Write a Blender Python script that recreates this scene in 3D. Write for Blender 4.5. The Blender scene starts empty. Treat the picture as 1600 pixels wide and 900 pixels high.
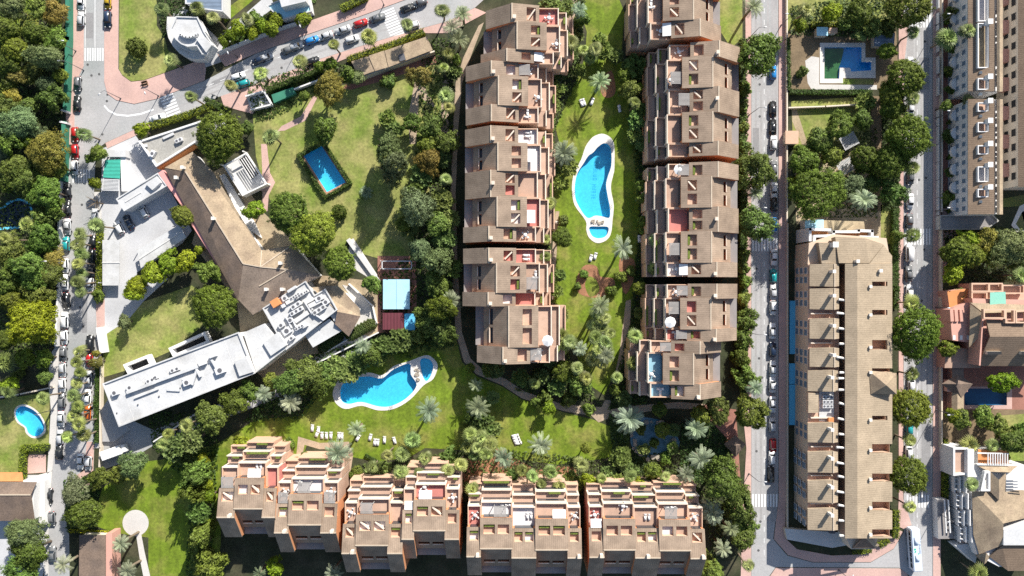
import bpy, bmesh, math, random
import numpy as np
from mathutils import Vector, Matrix
from mathutils.geometry import tessellate_polygon

# ------------------------------------------------------------------ camera, sky, sun, exposure
SC = bpy.context.scene
COL = SC.collection
CAM_H = 200.0          # drone height (m)
PX = 0.18              # metres of ground per photo pixel
cam = bpy.data.cameras.new('camera'); cam_o = bpy.data.objects.new('camera', cam); COL.objects.link(cam_o)
cam_o.location = (0, 0, CAM_H); cam_o.rotation_euler = (0, 0, 0)
cam.sensor_width = 36.0; cam.lens = 36.0 * CAM_H / (1600 * PX); cam.clip_start = 1; cam.clip_end = 4000
SC.camera = cam_o
SUN_EL = math.radians(34.5); SUN_AZ = math.atan2(0.48, 0.877)      # from +Y towards +X
wd = bpy.data.worlds.new('World'); SC.world = wd; wd.use_nodes = True
nt = wd.node_tree; nt.nodes.clear()
sky = nt.nodes.new('ShaderNodeTexSky'); sky.sky_type = 'NISHITA'; sky.sun_disc = False
sky.sun_elevation = SUN_EL; sky.sun_rotation = SUN_AZ
bg = nt.nodes.new('ShaderNodeBackground'); bg.inputs[1].default_value = 0.09
wo = nt.nodes.new('ShaderNodeOutputWorld')
nt.links.new(sky.outputs[0], bg.inputs[0]); nt.links.new(bg.outputs[0], wo.inputs[0])
sl = bpy.data.lights.new('sun', 'SUN'); sl.energy = 5.0; sl.angle = math.radians(0.53); sl.color = (1.0, 0.955, 0.88)
so = bpy.data.objects.new('sun', sl); COL.objects.link(so)
SUN_DIR = Vector((math.sin(SUN_AZ) * math.cos(SUN_EL), math.cos(SUN_AZ) * math.cos(SUN_EL), math.sin(SUN_EL)))
so.rotation_euler = (-SUN_DIR).to_track_quat('-Z', 'Y').to_euler(); so.location = (60, 110, 150)
vs = SC.view_settings
vs.view_transform = 'Standard'; vs.look = 'None'; vs.exposure = 0.68; vs.gamma = 1.0; vs.use_curve_mapping = False
SC.render.engine = 'CYCLES'
SC.cycles.max_bounces = 6; SC.cycles.diffuse_bounces = 3; SC.cycles.transparent_max_bounces = 6
SC.cycles.caustics_reflective = False; SC.cycles.caustics_refractive = False
SC.cycles.use_denoising = False
random.seed(7)

# ------------------------------------------------------------------ helpers
def W(px, py, z=0.0):
    """photo pixel of a point that stands z metres above the ground -> plan position in metres"""
    k = PX * (CAM_H - z) / CAM_H
    return ((px - 800) * k, (450 - py) * k)

MATS = {}
def srgb(r, g, b):
    f = lambda c: (c / 255 / 12.92) if c / 255 <= 0.04045 else ((c / 255 + 0.055) / 1.055) ** 2.4
    return (f(r), f(g), f(b))

def mat(name, col, rough=0.85, var=0.12, scale=0.6, fine=0.08, fscale=6.0, bump=0.0, bscale=8.0, spec=0.3,
        wave=None, metal=0.0, col2=None, ramp=(0.35, 0.65), emit=None, objvar=0.0):
    """principled surface: colour varied by a broad and a fine noise, optional second colour in patches, optional bands"""
    m = bpy.data.materials.new(name); m.use_nodes = True; MATS[name] = m
    t = m.node_tree; N = t.nodes; L = t.links
    p = N['Principled BSDF']; p.inputs['Roughness'].default_value = rough; p.inputs['Metallic'].default_value = metal
    p.inputs['Specular IOR Level'].default_value = spec
    tc = N.new('ShaderNodeTexCoord')
    def noise(sc, det=4):
        n = N.new('ShaderNodeTexNoise'); n.inputs['Scale'].default_value = sc; n.inputs['Detail'].default_value = det
        L.new(tc.outputs['Object'], n.inputs['Vector']); return n
    def mulv(cs, fac_socket, amt):
        mr = N.new('ShaderNodeMapRange'); mr.inputs['From Min'].default_value = 0.25; mr.inputs['From Max'].default_value = 0.75
        mr.inputs['To Min'].default_value = 1 - amt; mr.inputs['To Max'].default_value = 1 + amt
        L.new(fac_socket, mr.inputs['Value'])
        v = N.new('ShaderNodeVectorMath'); v.operation = 'SCALE'
        L.new(cs, v.inputs[0]); L.new(mr.outputs[0], v.inputs['Scale']); return v.outputs[0]
    rgb = N.new('ShaderNodeRGB'); rgb.outputs[0].default_value = (*col, 1)
    cs = rgb.outputs[0]
    if col2:
        n = noise(scale * 0.7, 5); cr = N.new('ShaderNodeMapRange')
        cr.inputs['From Min'].default_value = ramp[0]; cr.inputs['From Max'].default_value = ramp[1]
        L.new(n.outputs[0], cr.inputs['Value'])
        mx = N.new('ShaderNodeMix'); mx.data_type = 'RGBA'; mx.inputs[7].default_value = (*col2, 1)
        L.new(cr.outputs[0], mx.inputs[0]); L.new(cs, mx.inputs[6]); cs = mx.outputs[2]
    if var: cs = mulv(cs, noise(scale).outputs[0], var)
    if fine: cs = mulv(cs, noise(fscale, 3).outputs[0], fine)
    if wave:
        ax, ws, amt = wave
        w = N.new('ShaderNodeTexWave'); w.wave_type = 'BANDS'; w.bands_direction = ax; w.inputs['Scale'].default_value = ws
        w.inputs['Distortion'].default_value = 1.2; w.inputs['Detail'].default_value = 2; w.inputs['Detail Scale'].default_value = 2.5
        L.new(tc.outputs['Object'], w.inputs['Vector']); cs = mulv(cs, w.outputs[1], amt)
    if objvar:           # each piece of its own slightly different shade
        oi = N.new('ShaderNodeObjectInfo'); mr = N.new('ShaderNodeMapRange'); mr.inputs['To Min'].default_value = 1 - objvar; mr.inputs['To Max'].default_value = 1 + objvar
        L.new(oi.outputs['Random'], mr.inputs['Value']); v = N.new('ShaderNodeVectorMath'); v.operation = 'SCALE'; L.new(cs, v.inputs[0]); L.new(mr.outputs[0], v.inputs['Scale']); cs = v.outputs[0]
    L.new(cs, p.inputs['Base Color'])
    if bump:
        b = N.new('ShaderNodeBump'); b.inputs['Strength'].default_value = bump; b.inputs['Distance'].default_value = 0.1
        L.new(noise(bscale, 4).outputs[0], b.inputs['Height']); L.new(b.outputs[0], p.inputs['Normal'])
    if emit:
        p.inputs['Emission Color'].default_value = (*emit[0], 1); p.inputs['Emission Strength'].default_value = emit[1]
    return m

def leafmat(name, trans=0.25, rough=0.6):
    """foliage: colour of the single plant (object colour) varied leaf by leaf, with some light passing through the leaves"""
    m = bpy.data.materials.new(name); m.use_nodes = True; MATS[name] = m
    t = m.node_tree; N = t.nodes; L = t.links; p = N['Principled BSDF']
    oi = N.new('ShaderNodeObjectInfo'); at = N.new('ShaderNodeAttribute'); at.attribute_name = 'tone'
    v = N.new('ShaderNodeVectorMath'); v.operation = 'SCALE'
    L.new(oi.outputs['Color'], v.inputs[0]); L.new(at.outputs['Fac'], v.inputs['Scale'])
    hs = N.new('ShaderNodeHueSaturation'); mr = N.new('ShaderNodeMapRange')
    mr.inputs['To Min'].default_value = 0.492; mr.inputs['To Max'].default_value = 0.522
    L.new(oi.outputs['Random'], mr.inputs['Value']); L.new(mr.outputs[0], hs.inputs['Hue']); L.new(v.outputs[0], hs.inputs['Color'])
    L.new(hs.outputs[0], p.inputs['Base Color']); p.inputs['Roughness'].default_value = rough; p.inputs['Specular IOR Level'].default_value = 0.25
    tr = N.new('ShaderNodeBsdfTranslucent'); L.new(hs.outputs[0], tr.inputs['Color'])
    mx = N.new('ShaderNodeMixShader'); mx.inputs[0].default_value = trans
    L.new(p.outputs[0], mx.inputs[1]); L.new(tr.outputs[0], mx.inputs[2]); L.new(mx.outputs[0], N['Material Output'].inputs[0])
    return m

class MB:
    def __init__(s): s.v = []; s.f = []; s.m = []
    def add(s, vs, fs, mi=0):
        o = len(s.v); s.v += [tuple(q) for q in vs]; s.f += [tuple(i + o for i in f) for f in fs]; s.m += [mi] * len(fs); return s
    def poly(s, pts, mi=0): return s.add(pts, [tuple(range(len(pts)))], mi)
    def prism(s, pts, z0, z1, mi=0, top=None):
        """plan polygon (metres) raised from z0 to z1; z1 may be a list, one height for each corner"""
        a = sum(pts[i][0] * pts[(i + 1) % len(pts)][1] - pts[(i + 1) % len(pts)][0] * pts[i][1] for i in range(len(pts)))
        if not hasattr(z1, '__len__'): z1 = [z1] * len(pts)
        if a < 0: pts = pts[::-1]; z1 = z1[::-1]
        n = len(pts)
        vs = [(x, y, z0) for x, y in pts] + [(x, y, z) for (x, y), z in zip(pts, z1)]
        fs = [(i, (i + 1) % n, n + (i + 1) % n, n + i) for i in range(n)]
        s.add(vs, fs + [tuple(range(n - 1, -1, -1))], mi)
        o = len(s.v) - 2 * n
        s.f.append(tuple(o + n + i for i in range(n))); s.m.append(mi if top is None else top); return s
    def box(s, x0, y0, z0, x1, y1, z1, mi=0):
        x0, x1 = min(x0, x1), max(x0, x1); y0, y1 = min(y0, y1), max(y0, y1)
        return s.prism([(x0, y0), (x1, y0), (x1, y1), (x0, y1)], z0, z1, mi)
    def obox(s, cx, cy, ang, lx, ly, z0, z1, mi=0):
        c, q = math.cos(ang), math.sin(ang)
        return s.prism([(cx + c * a * lx / 2 - q * b * ly / 2, cy + q * a * lx / 2 + c * b * ly / 2) for a, b in ((-1, -1), (1, -1), (1, 1), (-1, 1))], z0, z1, mi)
    def tube(s, pts, rs, n=6, mi=0, cap=True):
        rings = []
        for i, p in enumerate(pts):
            p = Vector(p); d = (Vector(pts[min(i + 1, len(pts) - 1)]) - Vector(pts[max(i - 1, 0)])).normalized()
            a = d.orthogonal().normalized(); b = d.cross(a)
            rings.append([p + (a * math.cos(2 * math.pi * k / n) + b * math.sin(2 * math.pi * k / n)) * rs[i] for k in range(n)])
        vs = [q for r in rings for q in r]
        fs = [(i * n + k, i * n + (k + 1) % n, (i + 1) * n + (k + 1) % n, (i + 1) * n + k) for i in range(len(pts) - 1) for k in range(n)]
        if cap: fs += [tuple(range(n - 1, -1, -1)), tuple((len(pts) - 1) * n + k for k in range(n))]
        return s.add(vs, fs, mi)
    def grid(s, us, vs_, fn, skip=(), mi=0):
        """surface over u and v stations, shared vertices, fn(u,v)->point; skip = set of (i,j) cells left open"""
        n = len(us); pts = [fn(u, v) for v in vs_ for u in us]
        fs = [(j * n + i, j * n + i + 1, (j + 1) * n + i + 1, (j + 1) * n + i) for j in range(len(vs_) - 1) for i in range(n - 1) if (i, j) not in skip]
        return s.add(pts, fs, mi)
    def build(s, name, mats, parent=None, solid=0, smooth=False, bevel=0):
        me = bpy.data.meshes.new(name)
        off = Vector(parent_origin(parent)) if parent else Vector((0, 0, 0))
        me.from_pydata([(x - off.x, y - off.y, z - off.z) for x, y, z in s.v], [], s.f)
        for k in (mats if isinstance(mats, (list, tuple)) else [mats]): me.materials.append(MATS[k])
        if len(set(s.m)) > 1 or (s.m and s.m[0]): me.polygons.foreach_set('material_index', s.m)
        if smooth: me.polygons.foreach_set('use_smooth', [True] * len(s.f))
        me.update()
        o = bpy.data.objects.new(name, me); COL.objects.link(o)
        if parent: o.parent = parent
        if solid:
            sd = o.modifiers.new('thickness', 'SOLIDIFY'); sd.thickness = solid; sd.offset = -1
        if bevel:
            bv = o.modifiers.new('edge', 'BEVEL'); bv.width = bevel; bv.segments = 1; bv.limit_method = 'ANGLE'
        return o
def parent_origin(p):
    v = Vector(p.location)
    return v + Vector(parent_origin(p.parent)) if p.parent else v

TAGGED = []
def tag(o, label, cat, pos, group=None):
    o['category'] = cat; o['_l'] = label
    if group: o['group'] = group
    TAGGED.append((o, label, pos)); return o
def empty(name, x, y, z=0, rz=0):
    o = bpy.data.objects.new(name, None); o.empty_display_size = 0.5; COL.objects.link(o)
    o.location = (x, y, z); o.rotation_euler = (0, 0, rz); return o
def link_mesh(name, me, parent=None, color=None):
    o = bpy.data.objects.new(name, me); COL.objects.link(o)
    if parent: o.parent = parent
    if color: o.color = (*color, 1)
    return o
def structure(o): o['kind'] = 'structure'; return o

ORD = 'first second third fourth fifth sixth seventh eighth ninth tenth eleventh twelfth thirteenth fourteenth fifteenth sixteenth seventeenth eighteenth nineteenth'.split()
TENS = {2: ('twentieth', 'twenty'), 3: ('thirtieth', 'thirty'), 4: ('fortieth', 'forty'), 5: ('fiftieth', 'fifty'), 6: ('sixtieth', 'sixty')}
def ordinal(n):
    if n < 20: return ORD[n - 1]
    t, r = divmod(n, 10)
    return TENS[t][0] if r == 0 else TENS[t][1] + '-' + ORD[r - 1]
def finish_labels():
    by = {}
    for o, l, p in TAGGED: by.setdefault(l, []).append((o, p))
    for l, rows in by.items():
        if len(rows) == 1: rows[0][0]['label'] = l
        else:
            xs = [p[0] for _, p in rows]; ys = [p[1] for _, p in rows]
            vert = max(ys) - min(ys) >= max(xs) - min(xs)
            rows.sort(key=lambda r: (r[1][1], r[1][0]) if vert else (r[1][0], r[1][1]))
            for i, (o, p) in enumerate(rows): o['label'] = f"{l}, {ordinal(i + 1)} from the {'top' if vert else 'left'}"
    for o, l, p in TAGGED:
        if '_l' in o: del o['_l']
# ------------------------------------------------------------------ materials of the setting
mat('soil', (0.038, 0.045, 0.020), var=0.35, scale=0.25, fine=0.3, fscale=1.6, col2=(0.065, 0.06, 0.034), ramp=(0.42, 0.68), bump=0.6, bscale=3)
mat('lawn_bright', (0.135, 0.195, 0.014), var=0.26, scale=0.22, fine=0.30, fscale=1.3, wave=('X', .13, 0.06), col2=(0.235, 0.225, 0.055), ramp=(0.46, 0.72), bump=0.5, bscale=14)
mat('lawn_dry', (0.290, 0.275, 0.095), var=0.26, scale=0.22, fine=0.30, fscale=1.3, col2=(0.160, 0.220, 0.034), ramp=(0.38, 0.66), bump=0.5, bscale=14)
mat('lawn_rough', (0.140, 0.160, 0.045), var=0.25, scale=0.16, fine=0.2, fscale=2.4, col2=(0.21, 0.18, 0.09), ramp=(0.42, 0.70), bump=0.5, bscale=14)
mat('asphalt', (0.40, 0.39, 0.385), var=0.14, scale=0.10, fine=0.10, fscale=1.8, col2=(0.32, 0.335, 0.33), ramp=(0.45, 0.75), rough=0.9, bump=0.15, bscale=20)
mat('asphalt_white', (0.52, 0.52, 0.525), col2=(0.44, 0.44, 0.445), ramp=(0.45, 0.7), var=0.08, scale=0.15, fine=0.07, fscale=2, rough=0.9)
mat('concrete', (0.56, 0.535, 0.50), var=0.10, scale=0.2, fine=0.08, fscale=2.5)
mat('paving_pink', (0.56, 0.37, 0.315), var=0.10, scale=0.2, fine=0.10, fscale=2.4, col2=(0.49, 0.33, 0.29), ramp=(0.4, 0.7))
mat('paving_red', (0.33, 0.155, 0.115), var=0.15, scale=0.3, fine=0.12, fscale=2.5)
mat('path_stone', (0.40, 0.31, 0.22), var=0.18, scale=0.5, fine=0.2, fscale=3.5, bump=0.3, bscale=4)
mat('sandy', (0.42, 0.34, 0.22), var=0.18, scale=0.25, fine=0.15, fscale=2, col2=(0.33, 0.25, 0.16), ramp=(0.4, 0.65))
mat('dirt_brown', (0.20, 0.145, 0.085), var=0.25, scale=0.3, fine=0.2, fscale=2, bump=0.4, bscale=4)
mat('pool_tile_shade', (0.025, 0.10, 0.20), var=0.1)  # tile darkened to navy: the pink building's shade is put into the colour
mat('rock', (0.36, 0.31, 0.25), var=0.3, scale=1.5, bump=0.5)
mat('asphalt_wear', (0.345, 0.335, 0.33), var=0.14, scale=0.15, fine=0.10, fscale=1.8)
mat('bed_earth', (0.32, 0.155, 0.085), var=0.25, scale=0.5, fine=0.2, fscale=2, bump=0.4, bscale=4)
mat('manhole_iron', (0.10, 0.10, 0.10), var=0.2)
mat('asphalt_patch', (0.27, 0.265, 0.265), var=0.12, scale=0.4, fine=0.12, fscale=2)
mat('white_paint', (0.78, 0.78, 0.77), var=0.06, scale=0.8, fine=0.08, fscale=5)
mat('kerb_stone', (0.50, 0.48, 0.46), var=0.08)
mat('coping', (0.70, 0.66, 0.61), var=0.12, scale=0.5, fine=0.10, fscale=4)
mat('coping_brick', (0.44, 0.26, 0.17), var=0.12, scale=0.8, fine=0.15, fscale=5)
mat('pool_tile', (0.15, 0.60, 0.80), var=0.06, scale=0.25, fine=0.12, fscale=1.6, rough=0.4)  # fine noise paints the light rippling over the pool floor into the colour
mat('pool_tile_deep', (0.09, 0.44, 0.78), var=0.10, scale=0.25, fine=0.12, fscale=1.6, rough=0.4)  # rippling light painted in by the fine noise here too
mat('pool_tile_dark', (0.03, 0.06, 0.10), var=0.2, rough=0.5)  # dark lining of the round pool among the trees
mat('green_screen', (0.045, 0.20, 0.13), var=0.12, scale=0.5, rough=0.7)
mat('wall_white', (0.70, 0.69, 0.675), var=0.05, scale=0.3, fine=0.04, fscale=3)
mat('wall_cream', (0.68, 0.595, 0.48), var=0.07, scale=0.3, fine=0.05, fscale=3)
mat('lettering_tile', (0.05, 0.36, 0.52), var=0.05)

def watermat(name, tint, gloss=0.05):
    m = bpy.data.materials.new(name); m.use_nodes = True; MATS[name] = m
    t = m.node_tree; N = t.nodes; L = t.links; N.remove(N['Principled BSDF'])
    tr = N.new('ShaderNodeBsdfTransparent'); tr.inputs[0].default_value = (*tint, 1)
    gl = N.new('ShaderNodeBsdfGlossy'); gl.inputs['Roughness'].default_value = 0.08
    nz = N.new('ShaderNodeTexNoise'); nz.inputs['Scale'].default_value = 1.4; nz.inputs['Detail'].default_value = 3
    tc = N.new('ShaderNodeTexCoord'); L.new(tc.outputs['Object'], nz.inputs['Vector'])
    bp = N.new('ShaderNodeBump'); bp.inputs['Strength'].default_value = 0.5; bp.inputs['Distance'].default_value = 0.1
    L.new(nz.outputs[0], bp.inputs['Height']); L.new(bp.outputs[0], gl.inputs['Normal'])
    mx = N.new('ShaderNodeMixShader'); mx.inputs[0].default_value = gloss
    L.new(tr.outputs[0], mx.inputs[1]); L.new(gl.outputs[0], mx.inputs[2]); L.new(mx.outputs[0], N['Material Output'].inputs[0])
mat('pond_bed', (0.07, 0.17, 0.23), col2=(0.22, 0.33, 0.38), ramp=(0.5, 0.7), var=0.3, scale=0.6, rough=0.15, spec=0.6)
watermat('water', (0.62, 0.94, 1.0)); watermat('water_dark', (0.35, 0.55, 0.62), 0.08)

def smooth_loop(pts, n=4):
    """closed Catmull-Rom curve through the points"""
    out = []; m = len(pts)
    for i in range(m):
        p0, p1, p2, p3 = [np.array(pts[(i + k - 1) % m], float) for k in range(4)]
        for j in range(n):
            t = j / n
            out.append(tuple(0.5 * ((2 * p1) + (p2 - p0) * t + (2 * p0 - 5 * p1 + 4 * p2 - p3) * t * t + (3 * p1 - p0 - 3 * p2 + p3) * t ** 3)))
    return out
def inside(p, poly):
    x, y = p; r = False
    for i in range(len(poly)):
        (x1, y1), (x2, y2) = poly[i], poly[i - 1]
        if (y1 > y) != (y2 > y) and x < (x2 - x1) * (y - y1) / (y2 - y1) + x1: r = not r
    return r
def area2(p): return sum(p[i][0] * p[(i + 1) % len(p)][1] - p[(i + 1) % len(p)][0] * p[i][1] for i in range(len(p)))
def fill(mb, loops, z, mi=0):
    vs = [(x, y, z) for lp in loops for x, y in lp]
    tris = tessellate_polygon([[Vector((x, y, 0)) for x, y in lp] for lp in loops])
    fs = []
    for t in tris:
        a, b, c = [vs[i] for i in t]
        if (b[0] - a[0]) * (c[1] - a[1]) - (b[1] - a[1]) * (c[0] - a[0]) < 0: t = (t[0], t[2], t[1])
        fs.append(tuple(t))
    return mb.add(vs, fs, mi)

# ------------------------------------------------------------------ swimming pools (name, deck outline, basins, deck material, ...)
POOLS = [
 dict(n='swimming_pool', lab='long curvy turquoise pool on the lawn between the terraced houses', z=0.10,
  out=smooth_loop([(940,209),(950,212),(957,219),(960,231),(960,263),(958,274),(955,287),(955,299),(959,321),(957,345),(955,363),(950,373),(940,379),(930,379),(920,371),(916,359),(915,345),(898,321),(894,301),(894,285),(898,267),(908,249),(914,231),(920,221),(928,213)]),
  bas=[(smooth_loop([(943,224),(951,227),(955,237),(955,259),(950,275),(947,289),(950,309),(953,325),(952,340),(940,338),(930,337),(917,340),(902,318),(898,301),(899,283),(903,269),(912,255),(919,244),(927,238),(934,230)]), 2.3, 'pool_tile'),
       (smooth_loop([(921,355),(935,354),(950,355),(949,365),(943,371),(932,372),(924,367)]), 0.5, 'pool_tile')], deck='coping'),
 dict(n='swimming_pool', lab='blue guitar-shaped pool below the white modern building', z=0.10,
  out=smooth_loop([(525,600),(535,591),(575,582),(597,586),(615,572),(640,564),(665,555),(677,560),(684,572),(677,592),(662,602),(640,625),(615,639),(590,641),(565,634),(540,639),(525,630),(520,615)]),
  bas=[(smooth_loop([(536,600),(547,592),(575,588),(597,591),(615,577),(640,568),(642,585),(651,602),(635,622),(612,634),(592,635),(565,628),(545,631),(534,626),(532,612)]), 1.7, 'pool_tile'),
       (smooth_loop([(657,562),(670,561),(677,572),(672,589),(665,595),(659,582)]), 0.5, 'pool_tile')], deck='coping'),
 dict(n='swimming_pool', lab='rectangular garden pool inside a square hedge', z=0.06,
  out=[(470,243),(502,222),(545,286),(510,305)], bas=[([(475,244),(502,227),(540,285),(511,300)], 1.6, 'pool_tile')], deck='coping_brick'),
 dict(n='swimming_pool', lab='angular pool with white paved rim and greenish shallow end', z=0.06,
  out=[(1281,67),(1352,67),(1352,90),(1368,90),(1368,122),(1317,122),(1317,130),(1281,130)],
  bas=[([(1288,74),(1346,74),(1346,97),(1361,97),(1361,110),(1330,112),(1328,106),(1312,106),(1311,123),(1288,123)], 1.5, 'pool_tile_deep')], deck='coping'),
 dict(n='swimming_pool', lab='small kidney-shaped pool in the yard beside the white wall', z=0.06,
  out=smooth_loop([(22,645),(27,635),(40,632),(57,641),(69,657),(72,672),(67,680),(60,684),(50,684),(41,677),(38,668),(27,660)]),
  bas=[(smooth_loop([(24.5,646),(29,637),(40,635),(56,643.5),(66.5,658),(69,671),(65,677.5),(59,681),(51,681),(44,675.5),(40.5,667),(29,658)]), 1.0, 'pool_tile')], deck='coping'),
 dict(n='swimming_pool', lab='dark blue rectangular pool in the shade of the pink building', z=0.06,
  out=[(1504,604),(1581,604),(1581,639),(1504,639)], bas=[([(1507,607),(1573,607),(1573,633),(1507,633)], 1.7, 'pool_tile_shade')], deck='paving_pink'),
 dict(n='swimming_pool', lab='turquoise pool corner cut by the photo edge behind the long white building', z=0.06,
  out=[(1580,352),(1593,322),(1640,300),(1640,372),(1592,366)], bas=[([(1587,350),(1597,331),(1636,312),(1636,362),(1594,359)], 1.3, 'pool_tile')], deck='coping'),
 dict(n='swimming_pool', lab='dark round pool with a teal rim among the trees', z=0.06,
  out=smooth_loop([(-20,324),(2,324),(12,316),(27,310),(41,313),(49,322),(52,338),(46,352),(20,358),(-20,356)]),
  bas=[(smooth_loop([(-18,327),(3,327),(14,319),(27,313.5),(39,316),(46.5,324),(49,338),(44,350),(20,354),(-18,353)]), 1.2, 'pool_tile_dark')], deck='pool_tile'),
]
HOLES = []
for P in POOLS:
    P['outm'] = [W(*p) for p in P['out']]
    if area2(P['outm']) < 0: P['outm'] = P['outm'][::-1]
    HOLES.append((P['outm'], (sum(p[0] for p in P['outm']) / len(P['outm']), sum(p[1] for p in P['outm']) / len(P['outm']))))
def build_pool(P):
    c = HOLES[POOLS.index(P)][1]; e = empty(P['n'], c[0], c[1], 0)
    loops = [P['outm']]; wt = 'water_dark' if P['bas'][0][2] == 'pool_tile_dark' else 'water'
    for b, d, tl in P['bas']:
        bm_ = [W(*p) for p in b]
        if area2(bm_) < 0: bm_ = bm_[::-1]
        loops.append(bm_)
        m = MB(); n = len(bm_)
        fill(m, [bm_], -d)
        m.add([(x, y, -d) for x, y in bm_] + [(x, y, P['z']) for x, y in bm_], [((i + 1) % n, i, n + i, n + (i + 1) % n) for i in range(n)])
        m.build('basin', tl, e)
        fill(MB(), [bm_], -0.12).build('water', wt, e)
    m = MB(); fill(m, loops, P['z']); o = P['outm']; n = len(o)
    m.add([(x, y, -0.4) for x, y in o] + [(x, y, P['z']) for x, y in o], [(i, (i + 1) % n, n + (i + 1) % n, n + i) for i in range(n)])
    m.build('deck', P['deck'], e)
    tag(e, P['lab'], 'pool', P['out'][0])
    return e
pool_objs = [build_pool(P) for P in POOLS]
mat('green_floor', (0.09, 0.13, 0.03), var=0.35, scale=0.5, fine=0.2)  # dark green raised floor in one half of the angular pool
q_ = [W(*p) for p in [(1289,75),(1320,75),(1317,90),(1312,105),(1310.5,122),(1289,122)]]; MB().prism(q_, -1.49, -.55).build('green_shelf', 'green_floor', pool_objs[3])
# worn mosaic lettering on the floor of the long pool, too faint to read
ml = MB()
rl = random.Random(3)
for i in range(12):
    y = 253 + i * 5.0; x = 928 - i * 0.35
    for (a, b, c_, d) in [((0, 0, 6, .8)), ((0, 0, .9, 3)), ((5.2, 0, .9, 3)), ((0, 2.6, 6, .8)), ((2.6, .4, .8, 2.4))]:
        if rl.random() < 0.62:
            x0, y0 = W(x + a, y + b, -2.3); x1, y1 = W(x + a + c_, y + b + d, -2.3); ml.box(x0, y0, -2.3, x1, y1, -2.292 + 0.0004 * rl.random())
lt = ml.build('lettering', 'lettering_tile', pool_objs[0]); lt['kind'] = 'stuff'

# ------------------------------------------------------------------ sheets of ground
def sheet(name, pts, z, m, metres=False, smooth=0):
    if smooth: pts = smooth_loop(pts, smooth)
    q = pts if metres else [W(*p) for p in pts]
    loops = [q if area2(q) > 0 else q[::-1]]
    for h, c in HOLES:
        if inside(c, q): loops.append(h[::-1])
    mb = MB(); fill(mb, loops, z)
    return structure(mb.build(name, m))
def slab(name, pts, z, m, smooth=0):
    """raised pavement: top and kerb face"""
    if smooth: pts = smooth_loop(pts, smooth)
    q = [W(*p) for p in pts]
    if area2(q) < 0: q = q[::-1]
    n = len(q); mb = MB(); fill(mb, [q], z)
    mb.add([(x, y, -0.05) for x, y in q] + [(x, y, z) for x, y in q], [(i, (i + 1) % n, n + (i + 1) % n, n + i) for i in range(n)], 1)
    return structure(mb.build(name, [m, 'kerb_stone']))

sheet('ground', [(-900, -900), (900, -900), (900, 900), (-900, 900)], 0, 'soil', metres=True)
# lawns
sheet('lawn', [(187,-20),(245,-20),(245,40),(258,60),(262,78),(285,98),(275,107),(225,125),(205,127),(191,117),(186,108)], 0.03, 'lawn_dry')
sheet('lawn', [(905,12),(930,-20),(960,-20),(976,20),(971,85),(986,140),(992,200),(998,260),(1000,330),(995,400),(990,450),(985,500),(968,560),(945,618),(925,604),(905,565),(885,520),(866,475),(864,430),(868,385),(860,330),(864,280),(876,230),(868,200),(884,160),(903,120),(914,90),(917,50)], 0.03, 'lawn_bright')
sheet('lawn', [(330,700),(400,655),(470,650),(500,600),(520,560),(640,535),(690,500),(710,520),(722,566),(745,588),(785,604),(815,624),(880,644),(925,655),(950,665),(985,668),(980,700),(955,715),(870,726),(800,716),(740,704),(664,700),(640,714),(590,722),(540,712),(480,694),(470,722),(440,702),(390,700),(345,730),(335,790),(318,760)], 0.03, 'lawn_bright')
sheet('lawn', [(395,180),(440,150),(480,135),(560,132),(600,118),(645,106),(692,100),(692,250),(655,335),(640,402),(592,404),(560,395),(545,378),(520,400),(430,330),(412,290),(400,245)], 0.03, 'lawn_dry')
sheet('lawn', [(160,590),(163,525),(222,472),(300,446),(330,470),(315,510),(268,548),(200,578)], 0.03, 'lawn_dry')
sheet('lawn', [(160,762),(220,722),(270,716),(345,690),(345,850),(335,920),(232,920),(232,840),(178,832),(150,822),(152,790)], 0.036, 'lawn_bright')
sheet('lawn', [(-20,628),(78,612),(76,700),(40,742),(-20,742)], 0.03, 'lawn_dry')
sheet('lawn', [(28,-20),(62,-20),(60,50),(40,62),(26,40)], 0.03, 'lawn_bright')
sheet('lawn', [(1228,-20),(1395,-20),(1385,40),(1240,45),(1228,50)], 0.03, 'lawn_dry')
sheet('bare_ground', [(1230,52),(1400,45),(1405,140),(1232,140)], 0.03, 'dirt_brown')
sheet('lawn', [(1236,158),(1362,150),(1360,225),(1300,240),(1240,240)], 0.035, 'lawn_dry')
sheet('lawn', [(1300,123),(1366,124),(1364,132),(1316,132)], 0.05, 'lawn_dry')
sheet('lawn', [(1376,320),(1398,320),(1396,345),(1393,380),(1376,385)], 0.035, 'lawn_dry')
sheet('garden_ground', [(1240,225),(1378,200),(1378,450),(1350,470),(1300,350),(1244,350)], 0.025, 'sandy')
sheet('lawn', [(1470,330),(1620,300),(1620,420),(1520,432),(1478,380)], 0.03, 'lawn_rough')
sheet('garden_ground', [(1470,640),(1620,640),(1620,700),(1560,705),(1472,690)], 0.03, 'dirt_brown')
sheet('lawn', [(1555,650),(1620,645),(1620,720),(1575,720)], 0.04, 'lawn_dry')
sheet('lawn', [(1100,-20),(1160,-20),(1160,60),(1142,75),(1120,40)], 0.03, 'lawn_dry')
sheet('lawn', [(345,20),(400,-20),(420,-20),(352,36)], 0.03, 'lawn_bright')
sheet('driveway', [(290,10),(340,60),(360,42),(420,-10),(430,10),(352,72),(348,96),(320,106),(316,84),(270,60),(268,20)], 0.04, 'asphalt_white')
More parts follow.
